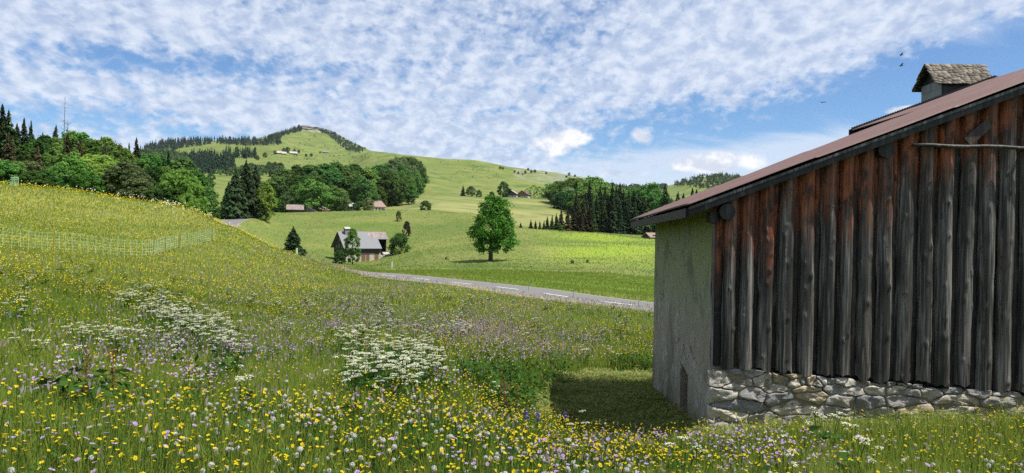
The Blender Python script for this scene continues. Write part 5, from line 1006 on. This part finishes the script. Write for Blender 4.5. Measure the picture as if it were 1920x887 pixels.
# ---- grass blades
def blades(name, x, y, h, w, tint, mat, lean=0.35, rg=RNG):
    n = len(x); z = ground(x, y); a = rg.uniform(0, 2*math.pi, n); ld = rg.uniform(0, 2*math.pi, n); l = h*np.abs(rg.normal(0, lean, n))
    sx, sy = np.cos(a)*w/2, np.sin(a)*w/2; lx, ly = np.cos(ld)*l, np.sin(ld)*l
    V = np.stack([np.c_[x - sx, y - sy, z - 0.03], np.c_[x + sx, y + sy, z - 0.03], np.c_[x + sx*0.7 + lx*0.32, y + sy*0.7 + ly*0.32, z + h*0.58], np.c_[x - sx*0.7 + lx*0.32, y - sy*0.7 + ly*0.32, z + h*0.58], np.c_[x + lx, y + ly, z + h*(1 - 0.3*np.minimum(l/h, 1))]], 1).reshape(-1, 3)
    b = np.arange(n)*5; return mesh_np(name, V, [np.stack([b, b+1, b+2, b+3], 1), np.stack([b+3, b+2, b+4], 1)], mat, attrs={'tint': np.repeat(tint, 5)})
x, y, r = sample(760000, 2.3, 105, -0.6, -56, 47); k = free(x, y); x, y, r = x[k], y[k], r[k]
px, py = to_px(np.stack([x, y, ground(x, y) + 0.2], -1))
lush = fbm(x*0.35, y*0.35, 201, 3); h = (0.15 + 0.22*RNG.random(len(x)))*(0.65 + 0.7*lush)*np.where(r > 30, 0.62, 1); 
edge = inpoly(x, y, [tuple(np.array(p) + (np.array(p) - np.mean(MOWN[:6], 0))*0.25) for p in MOWN]) ; h = np.where(edge & (y > 8), h*1.25, h)
w = 0.0038 + 0.00068*r*RNG.uniform(0.5, 1.3, len(x)); hill = sstep(r, 14, 30)*sstep(700 - px, 0, 400)
ti = np.clip(0.42*fbm(x*0.22, y*0.22, 205, 3) + 0.42*RNG.random(len(x)) + 0.12*hill - 0.05, 0, 1)
o = blades('meadow_grass', x, y, h, w, ti, 'grass_blade'); tag(o, 'tall green and yellowish meadow grass covering the slopes', 'grass', None, 'stuff')
x, y, r = sample(45000, 84, 330, -0.6, -20, 14); k = free(x, y); x, y, r = x[k], y[k], r[k]; ti = np.clip(0.75*fbm(x*0.08, y*0.08, 207, 4) + 0.35*RNG.random(len(x)) - 0.1, 0, 1)
o = blades('hill_grass', x, y, 0.08 + 0.16*RNG.random(len(x)), 0.0010*r, ti*0.8, 'hill_blade', 1.2); tag(o, 'rough pasture grass on the hill round the chalet and the lone maple', 'grass', None, 'stuff')
# pinkish brown grass seed heads that tint the meadow
x, y, r = sample(60000, 4, 75, -0.3); k = free(x, y) & nearside(x, y); x, y, r = x[k], y[k], r[k]; px, py = to_px(np.stack([x, y, ground(x, y) + 0.35], -1))
pr = ell(px, py, [(880, 600, 330, 45, 0.8), (560, 500, 200, 50, 0.35), (300, 620, 300, 60, 0.35), (1080, 660, 160, 30, 0.6), (700, 560, 150, 40, 0.5)]) + 0.08; pr *= 0.4 + 1.2*sstep(fbm(x*0.3, y*0.3, 211, 3), 0.35, 0.65)
k = RNG.random(len(x)) < pr; x, y, r = x[k], y[k], r[k]
n = len(x); z = ground(x, y) + RNG.uniform(0.28, 0.50, n); C = np.c_[x, y, z]; V, Q = leaf_cards(C, np.c_[RNG.normal(size=(n, 2)), np.zeros(n)], 0.028 + 0.0011*r, RNG, 0.28, np.c_[RNG.normal(size=(n, 2))*0.3, np.ones(n)])
o = mesh_np('grass_seed_heads', V, Q, 'seed_head', attrs={'tint': np.repeat(RNG.random(n), 4)}); tag(o, 'hazy pinkish brown grass seed heads over the middle meadow', 'grass', None, 'stuff')
# ---- clippings on the mown patch
bx = np.array(MOWN); n = 110000; x = RNG.uniform(bx[:, 0].min(), min(bx[:, 0].max(), 9.5), n); y = RNG.uniform(bx[:, 1].min(), bx[:, 1].max(), n); k = mown_mask(x, y) & ~barn_zone(x, y, 0.0); x, y = x[k], y[k]; n = len(x)
cl = fbm(x*2.2, y*5.0, 221, 3); C = np.c_[x, y, ground(x, y) + 0.01 + 0.17*sstep(cl, 0.35, 0.75)*RNG.random(n)]
V, Q = leaf_cards(C, np.c_[RNG.normal(size=(n, 2))*0.45, np.ones(n)], RNG.uniform(0.03, 0.085, n), RNG, 0.13); o = mesh_np('mown_clippings', V, Q, 'clipping', attrs={'tint': np.repeat(np.clip(0.8*cl + RNG.normal(size=n)*0.22, 0, 1), 4)}); tag(o, 'flattened drying grass clippings on the mown patch beside the barn', 'clippings', None, 'stuff')
k = RNG.random(n) < 0.22; o = blades('stubble_grass', x[k], y[k], RNG.uniform(0.04, 0.11, k.sum()), RNG.uniform(0.006, 0.012, k.sum()), RNG.random(k.sum())*0.6, 'grass_blade', 0.8); tag(o, 'short green stubble between the clippings of the mown patch', 'grass', None, 'stuff')

# ---- flower prototypes (stem mesh + flower_head child)
def merge(parts):
    V, Q, T = [], [], []; nv = 0
    for v, q, tt in parts: V.append(v); Q.append(q + nv); T.append(np.full(len(v), tt) if np.isscalar(tt) else tt); nv += len(v)
    return np.concatenate(V), np.concatenate(Q), np.concatenate(T)
def stem_mesh(name, tops, rg, w=0.0035, leaves=4, ls=0.05, mat='dark_leaf', h0=0.0):
    P_ = []
    for tx, ty, tz in tops:
        for a in (0, 1.57):
            d = np.array([math.cos(a), math.sin(a), 0])*w/2; b = np.array([tx*0.15, ty*0.15, h0]); m_ = np.array([tx*0.45, ty*0.45, h0 + (tz-h0)*0.6]); e = np.array([tx, ty, tz])
            P_.append((np.array([b-d, b+d, m_+d, m_-d, e-d*0.7, e+d*0.7]), np.array([[0, 1, 2, 3], [3, 2, 5, 4]]), 0.5))
    H_ = max(t_[2] for t_ in tops)
    if leaves:
        C = np.c_[rg.normal(size=(leaves, 2))*ls*0.6, rg.uniform(0.1, 0.6, leaves)*H_]; V, Q = leaf_cards(C, np.c_[rg.normal(size=(leaves, 2))*0.5, np.ones(leaves)], np.full(leaves, ls), rg, 0.35); P_.append((V, Q, np.repeat(rg.random(leaves), 4)))
    V, Q, T = merge(P_); return mesh_np(name, V, Q, mat, attrs={'tint': T}, link=False)
def cup(c, rr, rg, n=5, lift=0.6):
    """a small open flower of n petals"""
    P_ = []; a0 = rg.uniform(0, 6); tl = rg.normal(size=2)*0.35
    for i in range(n):
        a = a0 + i*2*math.pi/n; d = np.array([math.cos(a), math.sin(a), 0]); s_ = np.array([-math.sin(a), math.cos(a), 0]); up = np.array([0, 0, 1.0])
        q = np.array([d*0.1, d*0.75 + s_*0.52 + up*lift*0.6, d*1.05 + up*lift, d*0.75 - s_*0.52 + up*lift*0.6])*rr; q[:, 2] += (q[:, 0]*tl[0] + q[:, 1]*tl[1]); P_.append((q + c, np.array([[0, 1, 2, 3]]), np.array([0.1, 0.7, 1.0, 0.7])*rg.uniform(0.7, 1)))
    return P_
def ball(c, rr, rg, n=70):
    d = rg.normal(size=(n, 3)); d /= np.linalg.norm(d, axis=1, keepdims=True); V, Q = leaf_cards(c + d*rr*0.82, d + rg.normal(size=(n, 3))*0.3, rg.uniform(0.22, 0.36, n)*rr, rg, 0.8)
    d2 = d[:20]; V2, Q2 = leaf_cards(c + d2*rr*0.2, d2, np.full(20, 0.3*rr), rg, 0.8); return [(V, Q, np.repeat(rg.random(n), 4)), (V2, Q2, 0.0)]
def umbel(c, rr, rg, n=34):
    u = np.sqrt(rg.random(n)); a = rg.uniform(0, 6.28, n); C = c + np.c_[u*np.cos(a)*rr, u*np.sin(a)*rr, 0.22*rr*(1 - u**2) + rg.normal(size=n)*0.06*rr]; V, Q = leaf_cards(C, np.c_[rg.normal(size=(n, 2))*0.45, np.ones(n)], rr*rg.uniform(0.12, 0.22, n), rg, 0.85); return [(V, Q, np.repeat(rg.random(n), 4))]
def head_mesh(parts, mat):
    V, Q, T = merge(parts); return mesh_np('flower_head', V, Q, mat, attrs={'tint': T}, link=False)
PR = {}; MC = {}
def proto(kind, i):
    rg = np.random.default_rng(300 + i*7 + len(kind))
    if kind == 'buttercup':
        tops = [(rg.normal()*0.05, rg.normal()*0.05, rg.uniform(0.20, 0.42)) for _ in range(2 if i % 3 == 0 else 1)]; return stem_mesh('buttercup', tops, rg), [(t_, head_mesh(cup(np.zeros(3), 0.0098, rg), 'petal_yellow')) for t_ in tops]
    if kind == 'dandelion_clock':
        t_ = (rg.normal()*0.04, rg.normal()*0.04, rg.uniform(0.20, 0.40)); return stem_mesh('dandelion_clock', [t_], rg, 0.005, 3, 0.07), [(t_, head_mesh(ball(np.zeros(3), 0.0165, rg, 100), 'seed_fluff'))]
    if kind == 'cranesbill':
        tops = [(rg.normal()*0.06, rg.normal()*0.06, rg.uniform(0.26, 0.44)) for _ in range(4)]; return stem_mesh('cranesbill', tops, rg, 0.003, 7, 0.06), [(t_, head_mesh(cup(np.zeros(3), 0.0135, rg, 5, 0.25), 'petal_violet')) for t_ in tops]
    if kind == 'cow_parsley':
        tops = [(rg.normal()*0.10, rg.normal()*0.10, rg.uniform(0.42, 0.64)) for _ in range(5)]; return stem_mesh('cow_parsley', tops, rg, 0.006, 12, 0.10), [(t_, head_mesh(umbel(np.zeros(3), rg.uniform(0.028, 0.048), rg), 'petal_white')) for t_ in tops]
for kd in ('buttercup', 'dandelion_clock', 'cranesbill', 'cow_parsley'): PR[kd] = [proto(kd, i) for i in range(6)]
UMB = [(280,560,45,16,1),(325,600,40,22,1),(250,640,70,14,0.9),(380,620,60,25,0.8),(430,640,35,20,0.8),(20,572,30,14,0.8),(130,630,70,20,0.5),(175,705,25,8,0.9),(690,640,45,22,0.9),(770,655,45,20,0.9),(745,695,58,20,1.5),(840,615,35,10,0.6),(855,690,25,12,0.7),(310,745,30,10,0.7),(335,770,16,10,0.6),(55,830,25,14,0.6),(75,745,20,10,0.5),(730,610,60,14,0.4),(875,566,16,6,0.7),(955,575,20,5,0.4),(480,565,10,6,0.3),(830,545,20,8,0.3),(80,850,30,10,0.5),(720,845,40,10,0.4),(1480,770,60,10,0.3),(1540,800,60,8,0.35)]
VIO = [(360,690,120,18,1),(150,690,120,14,0.8),(460,650,70,20,0.7),(120,790,90,14,0.7),(230,770,60,14,0.6),(560,620,60,20,0.5),(880,610,120,26,0.7),(700,600,120,20,0.6),(1000,640,160,20,0.7),(860,690,50,16,0.7),(600,840,120,20,0.35),(900,850,120,16,0.35),(1060,850,120,20,0.45),(1300,815,120,16,1),(1450,840,120,18,0.7),(1250,800,40,10,0.9),(950,660,90,15,0.6),(60,700,60,20,0.6),(300,640,150,30,0.5),(170,805,60,10,0.8),(1150,700,60,10,0.4),(450,555,60,14,0.3),(640,565,90,14,0.35)]
def p_umb(px, py, x, y): return np.clip(0.75*ell(px, py, [(a, b, c*1.25, d*1.25, e) for a, b, c, d, e in UMB])**1.5 + 0.012, 0, 1.0)*(0.35 + 1.1*sstep(fbm(x*1.1, y*1.1, 231, 2), 0.35, 0.65))
def p_vio(px, py, x, y): return np.clip(ell(px, py, VIO)*(0.3 + 1.2*sstep(fbm(x*0.8, y*0.8, 233, 3), 0.38, 0.62)) + 0.03, 0, 1)
def p_yel(px, py, x, y):
    b = 0.8*sstep(py, 690, 770)*(1 - 0.55*sstep(px, 1180, 1330)) + 0.5*sstep(620 - py, 0, 90)*sstep(760 - px, 0, 320) + 0.25*sstep(px, 700, 900)*(py < 700) + 0.16
    return np.clip(b*(0.25 + 1.1*sstep(fbm(x*0.45, y*0.45, 235, 3), 0.34, 0.62)), 0, 1)
def p_clk(px, py, x, y): return np.clip(sstep(py, 690, 775)*(0.2 + 1.1*sstep(fbm(x*0.6, y*0.6, 237, 3), 0.36, 0.62)) + 0.015*(py > 600), 0, 1)*np.where(px > 1250, 0.55, 1)
SPEC = {'buttercup': (p_yel, 300, 3.3, 30, 28000, 'yellow buttercup on a thin stem in the foreground meadow', 'buttercups of the foreground', 'flower'),
        'dandelion_clock': (p_clk, 300, 3.3, 16, 4200, 'round whitish dandelion seed clock on a bare stem in the near meadow', 'dandelion clocks', 'flower'),
        'cranesbill': (p_vio, 300, 3.5, 40, 14000, 'violet cranesbill with several open flowers in the near meadow', 'violet cranesbills', 'flower'),
        'cow_parsley': (p_umb, 300, 6.0, 40, 11000, 'flat topped white cow parsley plant in the near meadow', 'white cow parsley plants', 'plant')}
for kd, (pf, cap, r0, r1, n, lab, grp, cat) in SPEC.items():
    x, y, r = sample(int(n*1.18), r0, r1, 0.35, -46, 46); k = free(x, y); x, y, r = x[k], y[k], r[k]; z = ground(x, y); px, py = to_px(np.stack([x, y, z + 0.38], -1)); vis = (px > -420) & (px < 2340) & (py < 980); inf = (px > 0) & (px < 1920) & (py < 887)
    k = (RNG.random(len(x)) < pf(px, py, x, y)) & vis; x, y, z, r, inf = x[k], y[k], z[k], r[k], inf[k]; o_ = np.argsort(r + 1000*(~inf)); x, y, z, r = x[o_], y[o_], z[o_], r[o_]
    for i in range(min(cap, len(x))):
        st_, hd = PR[kd][RNG.integers(6)]; s_ = RNG.uniform(0.8, 1.15); o = inst(kd, st_, None, (x[i], y[i], z[i] - 0.02), (RNG.normal()*0.06, RNG.normal()*0.06, RNG.uniform(0, 6.28)), s_); tag(o, lab, cat, grp); [inst('flower_head', hm, o, t_) for t_, hm in hd]
    # the rest, too many to count: one object
    Vs, Fs4, Ts = [], [], []; nv = 0; Vh, Fh, Th = [], [], []; nh = 0
    for i in range(cap, len(x)):
        st_, hd = PR[kd][RNG.integers(6)]; a = RNG.uniform(0, 6.28); c_, s_ = math.cos(a), math.sin(a); M_ = np.array([[c_, s_, 0], [-s_, c_, 0], [0, 0, 1]])*RNG.uniform(0.8, 1.15)
        for me, of, VV, FF, TT_, w_ in [(st_, (0, 0, 0), Vs, Fs4, Ts, 0)] + [(hm, t_, Vh, Fh, Th, 1) for t_, hm in hd]:
            if me.name not in MC: 
                co = np.empty(len(me.vertices)*3, np.float32); me.vertices.foreach_get('co', co); li = np.empty(len(me.loops), np.int32); me.loops.foreach_get('vertex_index', li); tv = np.empty(len(me.vertices), np.float32); me.attributes['tint'].data.foreach_get('value', tv); MC[me.name] = (co.reshape(-1, 3), li.reshape(-1, 4), tv)
            co, li, tv = MC[me.name]; VV.append((co + np.array(of)) @ M_ + np.array([x[i], y[i], z[i] - 0.02])); FF.append(li + (nh if w_ else nv)); TT_.append(tv)
            if w_: nh += len(co)
            else: nv += len(co)
    if Vs:
        o = mesh_np(kd + '_drift', np.concatenate(Vs), np.concatenate(Fs4), 'dark_leaf', attrs={'tint': np.concatenate(Ts)}); tag(o, {'buttercup': 'scattered drift of more buttercups behind the nearest ones', 'dandelion_clock': 'scattered further dandelion clocks behind the nearest ones', 'cranesbill': 'hazy violet drift of cranesbill farther up the meadow', 'cow_parsley': 'white drift of cow parsley farther up the meadow'}[kd], 'flowers', None, 'stuff')
        mesh_np('flower_heads', np.concatenate(Vh), np.concatenate(Fh), {'buttercup': 'petal_yellow', 'dandelion_clock': 'seed_fluff', 'cranesbill': 'petal_violet', 'cow_parsley': 'petal_white'}[kd], o, {'tint': np.concatenate(Th)})
# ---- far flowers: specks on the slopes
def specks(name, label, n, r0, r1, k_, pf, size, mat, hz=(0.2, 0.42)):
    x, y, r = sample(int(n*1.18), r0, r1, k_, -46, 46); k = free(x, y) & nearside(x, y); x, y, r = x[k], y[k], r[k]; px, py = to_px(np.stack([x, y, ground(x, y) + 0.3], -1)); k = RNG.random(len(x)) < pf(px, py, x, y); x, y, r = x[k], y[k], r[k]; n = len(x)
    C = np.c_[x, y, ground(x, y) + RNG.uniform(*hz, n)]; V, Q = leaf_cards(C, np.c_[RNG.normal(size=(n, 2))*0.5, np.full(n, 0.6)] + np.array([0, -0.5, 0]), size(r)*RNG.uniform(0.7, 1.3, n), RNG, 0.8); o = mesh_np(name, V, Q, mat, attrs={'tint': np.repeat(RNG.random(n), 4)}); tag(o, label, 'flowers', None, 'stuff')
specks('yellow_flowers', 'countless yellow flowers speckling the left slope and the meadow up to the road', 110000, 9, 100, -0.1, lambda px, py, x, y: p_yel(px, py, x, y)*0.75, lambda r: 0.007 + 0.00042*r, 'petal_yellow')
specks('violet_flowers', 'countless tiny violet flowers hazing the middle meadow', 80000, 6, 70, -0.2, lambda px, py, x, y: p_vio(px, py, x, y)*0.75, lambda r: 0.010 + 0.00045*r, 'petal_violet')
specks('white_flowers', 'white umbels massed along the crest of the left hill', 20000, 62, 100, 0.0, lambda px, py, x, y: np.clip(ell(px, py, [(60,352,80,7,0.15),(140,358,70,7,0.3),(230,372,80,8,0.4),(310,385,60,10,0.5),(370,402,50,10,0.5),(420,425,30,8,0.3)])*sstep(fbm(x*0.25, y*0.25, 241, 3), 0.36, 0.6), 0, 1), lambda r: 0.00085*r, 'petal_white', (0.35, 0.75))
# ---- leafy weeds: docks in the meadow and nettles at the mown edge
def weed(name, label, px, py, h, spread, n, ls, cat, grp=None, rg=None):
    rg = np.random.default_rng(int(px*7 + py)); H_ = hit(px, py, 3)[0]; e = empty(name, (H_[0], H_[1], H_[2])); tag(e, label, cat, grp)
    tops = [(rg.normal()*spread*0.5, rg.normal()*spread*0.5, h*rg.uniform(0.6, 1.0)) for _ in range(12)]; inst('stem', stem_mesh('stem', tops, rg, 0.008, 0), e)
    u = rg.random(n)**0.7; C = np.c_[rg.normal(size=(n, 2))*spread*0.5, u*h]; nrm = np.c_[C[:, :2]/spread*1.2 + rg.normal(size=(n, 2))*0.5, np.full(n, 0.8)]
    V, Q = leaf_cards(C, nrm, ls*rg.uniform(0.6, 1.2, n), rg, 0.48); inst('leaves', mesh_np('leaves', V, Q, 'dark_leaf', attrs={'tint': np.repeat(np.clip(u*0.7 + rg.normal(size=n)*0.2, 0, 1), 4)}, link=False), e)
for px, py, lab in ((395, 735, 'broad leaved dock clump among violet flowers in mid meadow'), (420, 728, 'second broad leaved dock right beside the first'), (130, 795, 'large dock clump with red stalks at the lower left'), (180, 790, 'smaller dock right of the lower left clump')): weed('dock_plant', lab, px, py, 0.40, 0.42, 90, 0.07, 'plant')
for px, py in ((925, 772), (955, 782), (905, 745), (975, 768), (950, 752), (985, 742), (880, 728), (1010, 722), (935, 722), (1045, 702), (1170, 694), (1190, 694), (1215, 696), (965, 795)): weed('nettle_clump', 'dark leafy weeds growing tall along the edge of the mown patch', px, py, 0.50 if px < 1100 else 0.40, 0.42, 190, 0.05, 'plant', 'weeds round the mown patch')
for px, py in ((945, 800), (952, 806), (968, 812), (160, 812), (210, 800), (940, 792)):
    rg = np.random.default_rng(px); H_ = hit(px, py, 3)[0]; n = 60; C = np.c_[rg.normal(size=(n, 2))*0.012, rg.uniform(0.3, 0.68, n)]; V, Q = leaf_cards(C, rg.normal(size=(n, 3)), np.full(n, 0.013), rg, 0.7)
    e = inst('sorrel', stem_mesh('sorrel', [(0, 0, 0.68)], rg, 0.005, 3, 0.06), None, H_[:3]); tag(e, 'rusty brown sorrel stalk standing above the near grass', 'plant', 'sorrel stalks'); inst('seed_spike', mesh_np('seed_spike', V, Q, 'sorrel_red', attrs={'tint': np.repeat(rg.random(n), 4)}, link=False), e)
for px, py in ((1008, 850), (985, 846), (1060, 838)):
    rg = np.random.default_rng(px); H_ = hit(px, py, 3)[0]; n = 90; C = np.c_[rg.normal(size=(n, 2))*0.014, rg.uniform(0.38, 0.50, n)]; V, Q = leaf_cards(C, rg.normal(size=(n, 3)), np.full(n, 0.013), rg, 0.5)
    e = inst('rampion', stem_mesh('rampion', [(0, 0, 0.44)], rg, 0.005, 3, 0.06), None, H_[:3]); tag(e, 'dark blue flower spike near the bottom of the mown patch', 'flower', 'blue flower spikes'); inst('flower_spike', mesh_np('flower_spike', V, Q, 'petal_blue', attrs={'tint': np.repeat(rg.random(n), 4)}, link=False), e)
